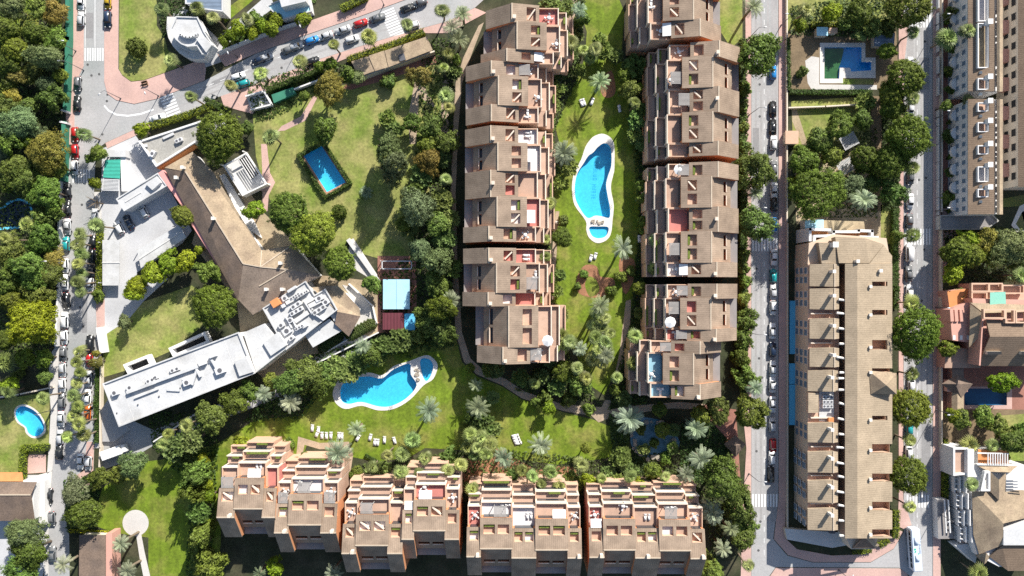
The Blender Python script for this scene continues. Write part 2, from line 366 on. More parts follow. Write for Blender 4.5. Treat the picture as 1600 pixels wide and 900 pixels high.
# roads
sheet('road', [(133,-260),(163,-260),(163,128),(168,147),(182,157),(210,163),(245,155),(320,126),(400,84),(470,58),(560,27),(650,-6),(720,-40),(800,-40),(742,12),(700,33),(640,49),(560,73),(500,92),(440,116),(400,131),(340,152),(300,173),(235,191),(165,223),(150,234),(147,300),(150,440),(150,560),(148,640),(148,700),(140,722),(110,755),(100,800),(108,835),(112,1160),(76,1160),(76,800),(82,735),(88,680),(90,620),(92,560),(97,450),(100,300),(104,262),(116,226),(118,130),(131,104)], 0.02, 'asphalt')
sheet('road', [(1174,-260),(1216,-260),(1216,780),(1208,842),(1230,868),(1270,879),(1360,879),(1396,858),(1412,832),(1440,832),(1440,902),(1424,902),(1405,887),(1212,886),(1202,900),(1196,1160),(1174,1160)], 0.02, 'asphalt')
sheet('road', [(1412,-260),(1457,-260),(1457,1160),(1426,1160),(1424,902),(1439.9,902),(1439.9,832),(1412,832)], 0.0202, 'asphalt')
# pavements (raised)
slab('pavement', [(109,-260),(133,-260),(131,104),(118,130),(116,226),(104,226),(103,150),(106,60)], 0.12, 'paving_pink')
slab('pavement', [(163,-260),(187,-260),(185,108),(191,118),(205,128),(225,126),(275,108),(318,92),(322,108),(320,125.5),(245,154.5),(210,162.5),(182,156.5),(168,146.5),(163.2,128)], 0.12, 'paving_pink')
slab('pavement', [(347,97),(340,84),(400,62),(470,38),(560,6),(590,-20),(690,-20),(650,-6.5),(560,26.5),(470,57.5),(400,83.5),(352,104)], 0.12, 'paving_pink')
slab('pavement', [(345,150.5),(400,131.5),(440,116.5),(500,92.5),(560,73.5),(640,49.5),(700,33.5),(742,12.5),(760,20),(700,52),(665,52),(560,84),(505,106),(440,130),(405,160),(395,178),(372,172),(350,166)], 0.12, 'paving_pink')
slab('pavement', [(165,223.5),(235,191.5),(240,197),(212,212),(168,232)], 0.12, 'paving_pink')
slab('pavement', [(93,282),(100,280),(97,450),(92,560),(90,620),(88,680),(82,735),(74,740),(80,640),(76,600),(78,555),(88,540),(91,450)], 0.12, 'concrete')
slab('pavement', [(147.5,300),(158,300),(161,440),(158,560),(157,700),(148.5,700),(148.5,640),(150.5,560),(150.5,440)], 0.12, 'concrete')
slab('pavement', [(150,472),(164,468),(164,520),(152,522)], 0.13, 'paving_pink')
slab('pavement', [(136,690),(147.5,690),(146,735),(112,757),(120,742),(132,735)], 0.13, 'paving_pink')
slab('pavement', [(60,742),(82,736),(76,800),(76,1160),(66,1160),(70,840),(58,790)], 0.12, 'concrete')
slab('pavement', [(1163,-260),(1173.5,-260),(1173.5,1160),(1150,1160),(1160,800),(1166,700),(1160,640),(1166,600),(1166,300)], 0.12, 'paving_pink')
slab('pavement', [(1216.5,-260),(1230,-260),(1230,700),(1226,840),(1245,858),(1300,868),(1350,866),(1385,842),(1400,826),(1411,831),(1396,857),(1360,878),(1270,878),(1231,867),(1209,842),(1216.5,780)], 0.12, 'paving_pink')
slab('pavement', [(1212,887),(1405,888),(1417,896),(1424,915),(1424,1160),(1198,1160),(1203,900)], 0.12, 'paving_pink')
slab('pavement', [(1404,-260),(1411.5,-260),(1411.5,150),(1411,780),(1418,800),(1424,820),(1411.5,826),(1402,822),(1404,780)], 0.12, 'paving_pink')
slab('pavement', [(1457.5,-260),(1471,-260),(1469,1160),(1457.5,1160)], 0.12, 'paving_pink')
slab('crossing_island', [(1417,22),(1408,60),(1412,100),(1416,70),(1419,40)], 0.14, 'paving_pink')
# courts, drives, paths
sheet('car_park', [(160,232),(212,212),(240,250),(290,268),(262,290),(300,360),(285,380),(215,425),(200,470),(160,470),(157,330)], 0.035, 'asphalt_white')
sheet('driveway', [(158,470),(205,440),(255,425),(262,436),(225,470),(200,500),(166,522),(158,510)], 0.04, 'asphalt_white')
sheet('driveway', [(157,640),(170,640),(240,672),(420,600),(560,520),(590,530),(590,545),(420,628),(250,690),(200,720),(158,735)], 0.035, 'asphalt')
sheet('courtyard', [(330,270),(360,255),(410,330),(450,370),(500,430),(590,440),(590,520),(500,555),(420,600),(380,560),(370,470),(300,380)], 0.03, 'sandy')
sheet('path', [(408,225),(417,225),(422,270),(430,285),(420,305),(418,330),(411,330),(410,300),(402,290),(410,270)], 0.045, 'paving_pink')
sheet('path', [(434,205),(440,197),(470,182),(490,150),(496,152),(478,188),(445,204)], 0.045, 'paving_pink')
sheet('path', [(535,138),(545,128),(610,112),(660,90),(680,88),(682,98),(612,122),(550,140)], 0.045, 'paving_red')
sheet('path', [(648,128),(660,130),(680,165),(676,168),(655,150),(650,225),(640,225),(638,180)], 0.045, 'path_stone')
sheet('path', [(692,125),(702,125),(700,225),(686,225)], 0.045, 'path_stone')
sheet('path', [(748,40),(756,35),(735,90),(722,130),(716,200),(712,300),(715,420),(722,520),(735,560),(752,575),(790,592),(820,612),(880,632),(940,636),(945,625),(955,625),(952,640),(990,634),(1060,628),(1110,632),(1110,640),(1050,638),(960,650),(935,660),(925,650),(880,642),(815,622),(785,602),(745,585),(725,565),(712,520),(706,420),(704,300),(708,200),(712,130),(724,90)], 0.045, 'path_stone')
sheet('path', [(895,0),(905,0),(888,60),(885,110),(870,150),(858,200),(850,200),(862,150),(878,105),(882,55)], 0.04, 'path_stone')
sheet('path', [(868,330),(874,330),(868,420),(866,470),(880,510),(886,540),(880,540),(862,480),(860,425)], 0.04, 'path_stone')
sheet('path', [(978,470),(986,468),(984,520),(974,560),(964,600),(958,598),(968,550)], 0.05, 'path_stone')
sheet('path', [(540,412),(548,375),(552,372),(590,430),(586,440)], 0.05, 'concrete')
sheet('path', [(1100,632),(1150,640),(1160,800),(1145,800),(1140,690),(1100,645)], 0.05, 'paving_red')
sheet('path', [(466,682),(476,685),(500,692),(545,690),(552,710),(545,755),(538,755),(540,715),(530,700),(500,702),(476,695),(470,725),(462,722)], 0.05, 'path_stone')
sheet('path', [(212,830),(220,830),(226,862),(236,905),(225,905),(218,870)], 0.05, 'concrete')
sheet('paved_circle', [(212 + 20.5 * math.cos(a * math.pi / 12), 817 + 20.5 * math.sin(a * math.pi / 12)) for a in range(24)], 0.055, 'concrete')
sheet('path', [(1237,168),(1243,166),(1262,225),(1255,230),(1238,190)], 0.05, 'sandy')
sheet('path', [(1258,95),(1268,88),(1280,90),(1280,132),(1370,133),(1370,140),(1268,140),(1262,130)], 0.045, 'concrete')
sheet('path', [(1360,150),(1378,150),(1378,330),(1360,330)], 0.035, 'dirt_brown')
sheet('courtyard', [(1472,300),(1500,300),(1500,440),(1472,440)], 0.026, 'paving_pink')
sheet('courtyard', [(1474,-20),(1502,-20),(1500,300),(1472,300)], 0.027, 'paving_red')
sheet('courtyard', [(1472,545),(1620,545),(1620,645),(1472,645)], 0.026, 'paving_red')
sheet('flower_bed', [(900,440),(905,425),(915,414),(932,416),(938,432),(958,435),(960,450),(948,460),(930,465),(912,462),(902,455)], 0.05, 'bed_earth', smooth=3)
sheet('flower_bed', [(968,405),(990,405),(992,430),(978,460),(970,440)], 0.05, 'bed_earth', smooth=3)
sheet('lawn', [(914,445),(920,432),(932,438),(936,455),(922,464)], 0.06, 'lawn_bright', smooth=3)
sheet('flower_bed', [(775,700),(840,735),(870,728),(900,730),(905,760),(780,770),(700,770),(680,745),(720,720)], 0.045, 'bed_earth')
sheet('flower_bed', [(938,130),(955,110),(962,140),(955,152),(942,150)], 0.05, 'bed_earth', smooth=3)
sheet('terrace_paving', [(590,400),(650,400),(652,520),(590,520)], 0.05, 'paving_red')
sheet('courtyard', [(-20,742),(60,742),(60,790),(78,850),(60,930),(-20,930)], 0.03, 'asphalt_white')
sheet('courtyard', [(40,710),(72,710),(72,738),(42,740)], 0.05, 'paving_pink')
sheet('pond', smooth_loop([(1000,652),(1040,660),(1062,690),(1050,708),(1020,718),(996,710),(985,690),(990,665)], 3), 0.05, 'pond_bed')

# ------------------------------------------------------------------ painted road markings
def crosswalk(px, py, ang, n, step, length, width, label):
    x, y = W(px, py); e = empty('crosswalk', x, y, 0.026)
    a = math.radians(ang); c, s = math.cos(a), math.sin(a)
    for i in range(n):
        d = (i - (n - 1) / 2) * step * PX
        MB().obox(x - s * d, y + c * d, a, length * PX, width * PX, 0.026, 0.030).build('stripe', 'white_paint', e)
    structure(e); return e
crosswalk(147, 85, 90, 8, 3.9, 20, 2.2, 0)
crosswalk(266, 164, 22, 7, 5.0, 22, 2.6, 0)
crosswalk(127, 275, 90, 7, 4.2, 21, 2.2, 0)
crosswalk(613, 36, 22, 11, 4.2, 22, 2.2, 0)
crosswalk(1437, 33, 90, 8, 4.6, 20, 2.4, 0)
crosswalk(1195, 382, 90, 9, 4.6, 21, 2.4, 0)
crosswalk(1434, 370, 90, 9, 4.6, 25, 2.4, 0)
crosswalk(1195, 782, 90, 9, 4.6, 20, 2.4, 0)
crosswalk(1434, 783, 90, 8, 4.6, 20, 2.4, 0)
def line_mark(pts, w=0.16, z=0.026):
    mb = MB(); q = [W(*p) for p in pts]; L = []; R = []
    for i, p in enumerate(q):
        a = q[max(i - 1, 0)]; b = q[min(i + 1, len(q) - 1)]; d = Vector((b[0] - a[0], b[1] - a[1])).normalized()
        L.append((p[0] - d.y * w / 2, p[1] + d.x * w / 2, z)); R.append((p[0] + d.y * w / 2, p[1] - d.x * w / 2, z))
    n = len(q); mb.add(L + R, [(n + i, n + i + 1, i + 1, i) for i in range(n - 1)])
    return structure(mb.build('road_line', 'white_paint'))
line_mark([(163, 165), (170, 173), (182, 179), (200, 181), (220, 178), (240, 171)], 0.45)
for (x, y0, y1) in [(148.5, -10, 74)]: line_mark([(x, y0), (x, y1)], 0.15)
line_mark([(134, 0), (133, 74)], 0.15)
for y in range(-5, 860, 18):
    if not 360 < y < 400 and not 765 < y < 795: line_mark([(1194, y), (1194, y + 8)], 0.13)
for y in range(45, 820, 18):
    if not 350 < y < 390 and not 765 < y < 795: line_mark([(1433, y), (1433, y + 8)], 0.13)
for t in range(0, 22):
    x = 290 + t * 18; y = 148 - (x - 290) * 0.40
    if not 595 < x < 630 and x < 700: line_mark([(x, y), (x + 8, y - 3.2)], 0.13)

# manholes and repair patches in the asphalt
for k, (a, b) in enumerate([(137, 101), (143, 118), (155, 116), (168, 148), (167, 158), (160, 210), (1187, 132), (1187, 182), (1186, 560), (1191, 590), (1182, 705), (1188, 815), (1185, 860), (1445, 65), (1447, 278), (1436, 281), (1444, 390), (1440, 470), (1182, 420), (1190, 250), (300, 160), (440, 106), (520, 75), (128, 320), (125, 480), (130, 510), (1300, 872)]):
    x, y = W(a, b); structure(MB().prism([(x + .36 * math.cos(i * .5236), y + .36 * math.sin(i * .5236)) for i in range(12)], .0215, .0275).build('manhole_cover', 'manhole_iron'))
for q in ([(134, 20), (146, 20), (146, 60), (134, 60)], [(1176, 200), (1186, 200), (1186, 290), (1176, 290)], [(1436, 90), (1452, 90), (1452, 140), (1436, 140)], [(1178, 600), (1192, 600), (1192, 660), (1178, 660)], [(130, 400), (138, 400), (136, 520), (128, 520)], [(1440, 660), (1454, 660), (1454, 760), (1440, 760)], [(330, 128), (372, 110), (374, 116), (332, 134)]): sheet('road_patch', q, .0232, 'asphalt_patch')
for i in range(9): line_mark([(176 + i * 10.5, 372 - i * 6.6), (171 + i * 10.5, 361 - i * 6.6)], .12, .041)

for x0, x1 in ((1179, 1182), (1187, 1190.5), (1198, 1201), (1204, 1214), (1417, 1427), (1430, 1432.5), (1438, 1441), (1447, 1450)): sheet('wheel_track', [(x0, -200), (x1, -200), (x1 + .6, 300), (x1, 815), (x0, 815), (x0 + .6, 300)], .0225 if x1 - x0 < 6 else .0222, 'asphalt_wear')
for a, b in ((.25, .33), (.42, .50), (.66, .74)):
    up_ = [(245, 156), (320, 127), (400, 86), (470, 60), (560, 29), (640, 3)]; lo_ = [(258, 186), (330, 156), (408, 128), (480, 100), (566, 70), (650, 46)]
    sheet('wheel_track', [(u[0] + (l[0] - u[0]) * a, u[1] + (l[1] - u[1]) * a) for u, l in zip(up_, lo_)] + [(u[0] + (l[0] - u[0]) * b, u[1] + (l[1] - u[1]) * b) for u, l in zip(up_, lo_)][::-1], .0225, 'asphalt_wear')
# ladders and rockeries of the two large pools
def ladder(e, px, py, ang):
    x, y = W(px, py); a = math.radians(ang); c, s = math.cos(a), math.sin(a); mb = MB()
    for k in (-.28, .28): mb.tube([(x - s * k + c * .5, y + c * k + s * .5, .1), (x - s * k + c * .4, y + c * k + s * .4, .9), (x - s * k - c * .1, y + c * k - s * .1, .95), (x - s * k - c * .25, y + c * k - s * .25, -.9)], [.045] * 4, 6)
    for z in (-.3, -.6): mb.tube([(x + s * .28 - c * .22, y - c * .28 - s * .22, z), (x - s * .28 - c * .22, y + c * .28 - s * .22, z)], [.03, .03], 5)
    mb.build('ladder', 'ladder_steel', e)
mat('ladder_steel', (0.6, 0.6, 0.6), rough=0.3, metal=0.8, var=0)
ladder(pool_objs[0], 955, 232, 0); ladder(pool_objs[0], 898, 300, 180); ladder(pool_objs[0], 953, 322, 0); ladder(pool_objs[1], 597, 590, 90); ladder(pool_objs[1], 612, 634, -90); ladder(pool_objs[1], 534, 606, 180)
rk = random.Random(8)
for e_, cx, cy, n in ((pool_objs[0], 934, 347, 12), (pool_objs[1], 651, 583, 11)):
    for i in range(n):
        x, y = W(cx + rk.uniform(-11, 11) * (1 if n == 12 else .3), cy + rk.uniform(-2.5, 2.5) * (1 if n == 12 else 4)); r = rk.uniform(.2, .5); m_ = MB()
        m_.prism([(x + r * math.cos(k * 1.05 + i) * rk.uniform(.7, 1.2), y + r * math.sin(k * 1.05 + i) * rk.uniform(.7, 1.2)) for k in range(6)], .09, [.1 + r * rk.uniform(.4, .9) for k in range(6)]); m_.build('rock', 'rock', e_)

for i in range(26):
    a = i * .2417 + rk.uniform(-.1, .1); x, y = W(1022 + 37 * math.cos(a) * rk.uniform(.8, 1.05), 686 + 31 * math.sin(a) * rk.uniform(.8, 1.05)); r = rk.uniform(.3, .8); m_ = MB()
    m_.prism([(x + r * math.cos(k * .9 + i) * rk.uniform(.7, 1.2), y + r * math.sin(k * .9 + i) * rk.uniform(.7, 1.2)) for k in range(7)], 0, [.1 + r * rk.uniform(.4, .8) for k in range(7)]); o = m_.build('boulder', 'rock'); tag(o, 'rough tan boulder on the rim of the shaded pond', 'boulder', (1022 + 37 * math.cos(a), 686 + 31 * math.sin(a)), 'boulders round the pond')
# ------------------------------------------------------------------ terraced apartment blocks round the gardens
mat('roof_tile_x', (0.305, 0.230, 0.170), var=0.18, scale=0.35, fine=0.14, fscale=3.0, spec=0.1, wave=('X', .62, 0.07), col2=(0.240, 0.180, 0.134), ramp=(0.42, 0.68), bump=0.25, bscale=5, objvar=0.10)
mat('roof_tile_y', (0.305, 0.230, 0.170), var=0.18, scale=0.35, fine=0.14, fscale=3.0, spec=0.1, wave=('Y', .62, 0.07), col2=(0.240, 0.180, 0.134), ramp=(0.42, 0.68), bump=0.25, bscale=5, objvar=0.10)
mat('ridge_tile', (0.50, 0.41, 0.31), var=0.10, fine=0.12, fscale=4)
mat('terracotta_wall', (0.60, 0.27, 0.13), var=0.07, scale=0.3, fine=0.06, fscale=3)
mat('peach_wall', (0.62, 0.41, 0.29), var=0.06, scale=0.3, fine=0.05, fscale=3)
mat('cream_cap', (0.70, 0.59, 0.48), objvar=0.08, var=0.10, fine=0.05)
mat('terrace_floor', (0.50, 0.335, 0.25), objvar=0.18, var=0.12, scale=0.5, fine=0.08, fscale=4)
mat('terrace_floor_red', (0.52, 0.20, 0.17), var=0.08)
mat('terrace_floor_pale', (0.66, 0.63, 0.62), var=0.06)
mat('terrace_floor_blue', (0.25, 0.43, 0.52), var=0.06)
mat('felt_grey', (0.27, 0.25, 0.24), var=0.12, scale=0.4, fine=0.1)
mat('awning_white', (0.80, 0.79, 0.77), var=0.04)
mat('slat_grey', (0.33, 0.31, 0.29), var=0.10)
mat('glass_dark', (0.03, 0.04, 0.05), rough=0.12, spec=0.6, var=0.2)
mat('planter_green', (0.13, 0.17, 0.03), var=0.35, scale=2.0, fine=0.4, fscale=8, bump=0.8, bscale=10)
RK = PX * (CAM_H - 15) / CAM_H
LIFT = 4.2       # extra ground storey under the profile below
class Row:
    def __init__(s, o): s.o = o
    def u(s, px): return (px - (800 if s.o == 'C' else 450)) * RK
    def r(s, px): return (450 - px) * RK if s.o == 'C' else (px - 800) * RK
    def xy(s, u, w):                       # u along the row, w = world coordinate across it
        return (u, w) if s.o == 'C' else (w, -u)
    def sgn(s): return -1 if s.o == 'B' else 1
def prof_body(R, u0, u1, rr, prof, mb):
    g = R.sgn(); n = len(prof)
    a = [(*R.xy(u0, rr + g * v), z) for v, z in prof]; b = [(*R.xy(u1, rr + g * v), z) for v, z in prof]
    mb.add(a + b, [tuple(range(n)), tuple(range(2 * n - 1, n - 1, -1))] + [(i, n + i, n + (i + 1) % n, (i + 1) % n) for i in range(n)])
def rbox(R, mb, u0, u1, v0, v1, z0, z1, rr, mi=0):
    x0, y0 = R.xy(u0, rr + R.sgn() * v0); x1, y1 = R.xy(u1, rr + R.sgn() * v1); mb.box(x0, y0, z0, x1, y1, z1, mi)
def open_box(R, u0, u1, v0, v1, zf, zt, rr):
    g = R.sgn(); c = [(u0, v0), (u1, v0), (u1, v1), (u0, v1)]; mb = MB()
    lo = [(*R.xy(u, rr + g * v), zf) for u, v in c]; hi = [(*R.xy(u, rr + g * v), zt(v)) for u, v in c]
    mb.add(lo + hi, [(0, 1, 2, 3)], 1); mb.f += [(i, (i + 1) % 4, 4 + (i + 1) % 4, 4 + i) for i in range(4)]; mb.m += [0] * 4
    return mb
def bay(R, kind, u0p, u1p, ridge, e, rng, first, last, opt):
    u0, u1 = R.u(u0p), R.u(u1p); rr = R.r(ridge); g = R.sgn(); w = u1 - u0
    roofm = 'roof_tile_y' if R.o != 'C' else 'roof_tile_x'
    if kind == 'M':
        st = [(-6.7, 6.0), (-5.0, 7.47), (-4.2, 8.16), (0, 11.8), (3.6, 11.35), (6.0, 11.05), (7.7, 10.85)]
        hv = (3.6, 6.0); fl = 10.0; fv = 7.7; tv = (11.3, 13.6, 15.4); nh = 2; zr = 11.8
    else:
        st = [(-7.0, 6.6), (0, 12.0), (3.8, 11.1), (6.2, 10.5), (7.1, 10.3)]
        hv = (3.8, 6.2); fl = 9.5; fv = 7.1; tv = (12.3, 14.6, 16.6); nh = 2 if w > 5.4 else 1; zr = 12.0
    zf = lambda v: float(np.interp(v, [a for a, _ in st], [b for _, b in st]))
    m_ = 0.75 if kind == 'M' else 0.6
    hw = (w - m_ * (nh + 1)) / nh
    us = [u0 - .12]; holes = []
    for i in range(nh):
        a = u0 + m_ + i * (hw + m_); us += [a, a + hw]; holes.append((a, a + hw))
    us.append(u1 + .12); vsn = [a for a, _ in st]
    jh = vsn.index(hv[0]); skip = {(1 + 2 * i, jh) for i in range(nh)}
    slots = []
    if kind == 'M':
        js = vsn.index(-5.0); skip |= {(1 + 2 * i, js) for i in range(nh)}; slots = holes
    mb = MB(); mb.grid(us, vsn, lambda u, v: (*R.xy(u, rr + g * v), zf(v)), skip)
    rf = mb.build('roof', roofm, e)
    # face normals up, then thickness
    bm = bmesh.new(); bm.from_mesh(rf.data); bmesh.ops.recalc_face_normals(bm, faces=bm.faces)
    bm.normal_update()
    if sum(f.normal.z for f in bm.faces) < 0: bmesh.ops.reverse_faces(bm, faces=bm.faces)
    bm.to_mesh(rf.data); bm.free()
    sd = rf.modifiers.new('thickness', 'SOLIDIFY'); sd.thickness = 0.22; sd.offset = -1
    cap = MB(); rbox(R, cap, u0 - .12, u1 + .12, -.16, .16, zr - .05, zr + .07, rr); cap.build('ridge_cap', 'ridge_tile', rf)
    # walls
    bd = MB()
    if kind == 'M':
        pr = [(-8.8, -LIFT), (-8.8, 4.3), (-6.55, 4.6), (-6.55, 5.85), (-5.1, 7.05), (-5.1, 6.2), (-4.1, 6.2), (-4.1, 7.9), (0, 11.4), (3.5, 11.0), (3.5, 9.9), (6.1, 9.9), (6.1, 10.75), (7.6, 10.6), (7.6, -LIFT)]
    else:
        pr = [(-6.85, -LIFT), (-6.85, 6.35), (0, 11.6), (3.7, 10.8), (3.7, 9.4), (6.3, 9.4), (6.3, 10.15), (7.0, 10.0), (7.0, -LIFT)]
    prof_body(R, u0 + .02, u1 - .02, rr, pr, bd)
    bd.build('wall', 'terracotta_wall', e)
    vb_ = -8.8 if kind == 'M' else -6.85
    nw = 2 if w > 5 else 1
    for k in range(2 if kind == 'M' else 3):
        for i in range(nw):
            um_ = u0 + w * (i + .5) / nw; q = MB(); rbox(R, q, um_ - .65, um_ + .65, vb_ - .05, vb_ + .02, -LIFT + 1.0 + k * 3.0, -LIFT + 2.5 + k * 3.0, rr); wo_ = q.build('window', 'cream_cap', e)
            q = MB(); rbox(R, q, um_ - .52, um_ + .52, vb_ - .07, vb_ - .03, -LIFT + 1.12 + k * 3.0, -LIFT + 2.38 + k * 3.0, rr); q.build('pane', 'glass_dark', wo_)
    if kind == 'M':
        ap = MB(); rbox(R, ap, u0 + .03, u1 - .03, -8.95, -6.56, 4.5, 4.68, rr); ap.build('lean_to_roof', 'felt_grey', e)
    for i, (a, b) in enumerate(holes):
        fm = rng.choice(['terrace_floor', 'terrace_floor', 'terrace_floor', 'terrace_floor_pale', 'terrace_floor_red' if rng.random() < .3 else 'terrace_floor'])
        rt = open_box(R, a, b, hv[0], hv[1], fl + .06, lambda v: zf(v) - .02, rr).build('roof_terrace', ['peach_wall', fm], e)
        if rng.random() < 0.28:            # slanting white stair wall
            x0, y0 = R.xy(a + .3, rr + g * (hv[1] - .2)); x1, y1 = R.xy(b - .4, rr + g * (hv[0] + .3))
            ln = math.hypot(x1 - x0, y1 - y0)
            MB().obox((x0 + x1) / 2, (y0 + y1) / 2, math.atan2(y1 - y0, x1 - x0), ln, .35, fl + .1, fl + 1.0).build('stair_wall', 'cream_cap', rt)
        elif rng.random() < 0.5:
            q = MB(); rbox(R, q, a + .2, b - .2, hv[1] - .75, hv[1] - .15, fl + .07, fl + .7, rr); q.build('planter', 'planter_green', rt)
    for a, b in slots:
        sw = open_box(R, a, b, -5.0, -4.2, 6.5, lambda v: zf(v) + .02, rr).build('dormer', ['terracotta_wall', 'glass_dark'], rf)
        fr = MB(); rbox(R, fr, a + .1, b - .1, -5.22, -5.02, zf(-5.1) - .02, zf(-5.1) + .25, rr); fr.build('sill', 'cream_cap', rf)
    # front terraces stepping down to the garden
    lv = [(fv, tv[0], 8.0, 9.0), (tv[0], tv[1], 5.0, 5.9), (tv[1], tv[2], 2.2, 3.0)]
    for k, (va, vb, z, zp) in enumerate(lv):
        fm = 'terrace_floor'
        if k == 0: fm = opt or rng.choice(['terrace_floor'] * 5 + ['terrace_floor_pale', 'terrace_floor_pale', 'terrace_floor_red'])
        t = MB(); rbox(R, t, u0 + .03, u1 - .03, va - .1, vb - .28, -LIFT, z, rr)
        tf = t.build('terrace', fm, e)
        p = MB(); rbox(R, p, u0 + .03, u1 - .03, vb - .28, vb, -LIFT, zp, rr); p.build('parapet', 'cream_cap' if k < 2 else 'peach_wall', e)
        if k == 0 or rng.random() < .5:
            for uu in ((u0 + .03, u0 + .25), (u1 - .25, u1 - .03)) if k == 0 else ((u0 + .03, u0 + .25),):
                p = MB(); rbox(R, p, uu[0], uu[1], va, vb - .29, z + .003, zp - .04, rr); p.build('divider_wall', 'peach_wall', tf)
        if k > 0:
            wd_ = MB(); rbox(R, wd_, u0 + .5, u1 - .5, va + .005, va + .04, z + .1, z + 2.1, rr); wd_.build('window', 'glass_dark', tf)
            if rng.random() < .4:
                q = MB(); rbox(R, q, u0 + .4 + rng.random() * w * .4, u1 - .4 - rng.random() * w * .3, vb - .85, vb - .32, z + .02, z + .75 + .3 * rng.random(), rr); q.build('planter', 'planter_green', tf)
        else:
            wd_ = MB(); rbox(R, wd_, u0 + .7, u1 - .7, va - .06, va + .02, z + .1, z + 2.0, rr); wd_.build('window', 'glass_dark', tf)
            c = rng.random(); uw = min(w - .8, 3.4)
            ua = u0 + .4 + rng.random() * max(0.01, w - .8 - uw)
            if c < .38:
                q = MB()
                n = int(uw / .32)
                for i in range(n): rbox(R, q, ua + i * .32, ua + i * .32 + .24, va + .05, va + 2.9, z + 2.35, z + 2.43, rr)
                rbox(R, q, ua, ua + uw, va + 2.6, va + 2.8, z + 2.2, z + 2.36, rr); rbox(R, q, ua, ua + uw, va + .1, va + .3, z + 2.2, z + 2.36, rr)
                for uu in (ua + .02, ua + uw - .2): rbox(R, q, uu, uu + .14, va + 2.62, va + 2.78, z, z + 2.21, rr)
                o = q.build('pergola', 'slat_grey', e)
            elif c < .60:
                q = MB(); gx = R.sgn()
                a = [(*R.xy(ua, rr + gx * (va + .05)), z + 2.5), (*R.xy(ua + uw, rr + gx * (va + .05)), z + 2.5), (*R.xy(ua + uw, rr + gx * (va + 2.2)), z + 2.0), (*R.xy(ua, rr + gx * (va + 2.2)), z + 2.0)]
                q.poly(a if R.o != 'B' else a[::-1]); q.build('awning', 'awning_white', e, solid=0.06)
    TERR.append((R, kind, (u0 + u1) / 2, rr, fv, w, first, e))
TERR = []
mat('chimney_white', (0.74, 0.70, 0.64), var=0.05)
def row_block(o, bays, label, seed):
    R = Row(o); rng = random.Random(seed)
    um = (R.u(bays[0][1]) + R.u(bays[-1][2])) / 2; x, y = R.xy(um, R.r(bays[0][3]))
    e = empty('terraced_block', x, y)
    for i, b in enumerate(bays):
        bay(R, b[0], b[1], b[2], b[3], e, rng, i == 0, i == len(bays) - 1, b[4] if len(b) > 4 else None)
        if b[0] == 'S' and rng.random() < .7:   # chimney on the ridge
            uu = R.u(b[1]) + (R.u(b[2]) - R.u(b[1])) * (.5 if R.u(b[2]) - R.u(b[1]) > 5 else .8); rr = R.r(b[3])
            c = MB(); rbox(R, c, uu - .35, uu + .35, .3, .95, 11.3, 13.0, rr); co = c.build('chimney', 'chimney_white', e)
            c = MB(); rbox(R, c, uu - .45, uu + .45, .2, 1.05, 13.003, 13.12, rr); c.build('chimney_cap', 'cream_cap', co)
    e.location.z = LIFT
    tag(e, label, 'apartment block', (b[3] if o != 'C' else b[1], b[1] if o != 'C' else b[3]), 'terraced apartment blocks with brown tiled roofs')
    return e
row_block('A', [('S',8,36,800),('M',36,78,808),('S',78,97,792),('S',97.2,120,768),('M',120,165,779),('S',165,190,768)], 'brown roofed terraced block nearest the slanting street, its upper part stepped back', 1)
row_block('A', [('S',198,224,767),('M',224,267,778),('S',267,308,767),('M',308,354,777),('S',354,377,764)], 'brown roofed terraced block facing the long curvy pool', 2)
row_block('A', [('S',388,411,764),('M',411,457,776),('S',457,478,763),('M',478.3,542,795),('S',542,568,786)], 'brown roofed terraced block whose stepped lower end points at the guitar-shaped pool', 3)
row_block('B', [('S',-32,-12,1092),('M',-12,32,1082),('S',32,58,1092)], 'terraced block with shaded terraces cut by the top edge of the photo', 4)
row_block('B', [('S',66,90,1122),('M',90,137,1112),('S',137,176,1121),('M',176,222,1112),('S',222,243,1120)], 'terraced block across from the deck of two loungers, orange strip on its roof', 5)
row_block('B', [('S',254,277,1120),('M',277,324,1110),('S',324,362,1120,'terrace_floor_red'),('M',362,410,1110),('S',410,432,1118)], 'terraced block with a rose-red terrace beside the long curvy pool', 6)
row_block('B', [('S',444,466,1118),('M',466,514,1109),('S',514,533,1117),('S',533.2,552,1092,'terrace_floor'),('M',552,600,1082,'terrace_floor_blue'),('S',600,623,1092,'terrace_floor_blue')], 'terraced block with bright blue terrace floors near the feather palms', 7)
row_block('C', [('S',342,368,806),('M',368,412,793),('S',412,431,806),('S',431.2,452,830),('M',452,503,818),('S',503,526,830)], 'sunlit terraced block at the end of the bottom row, beside the shaded lawn', 8)
row_block('C', [('S',536,557,862),('M',557,607,850),('S',607,629,862),('S',629.2,647,840),('M',647,696,827),('S',696,717,840)], 'sunlit terraced block below the row of loungers, its two halves offset', 9)
row_block('C', [('S',730,751,867),('M',751,800,855),('S',800,837,869),('M',837,887,857),('S',887,908,869)], 'sunlit terraced block below the feather palm and white loungers, middle of bottom row', 10)
row_block('C', [('S',921,943,868),('M',943,992,857),('S',992,1030,869),('M',1030,1078,858),('S',1078,1101,870)], 'sunlit terraced block at the street end of the bottom row', 11)
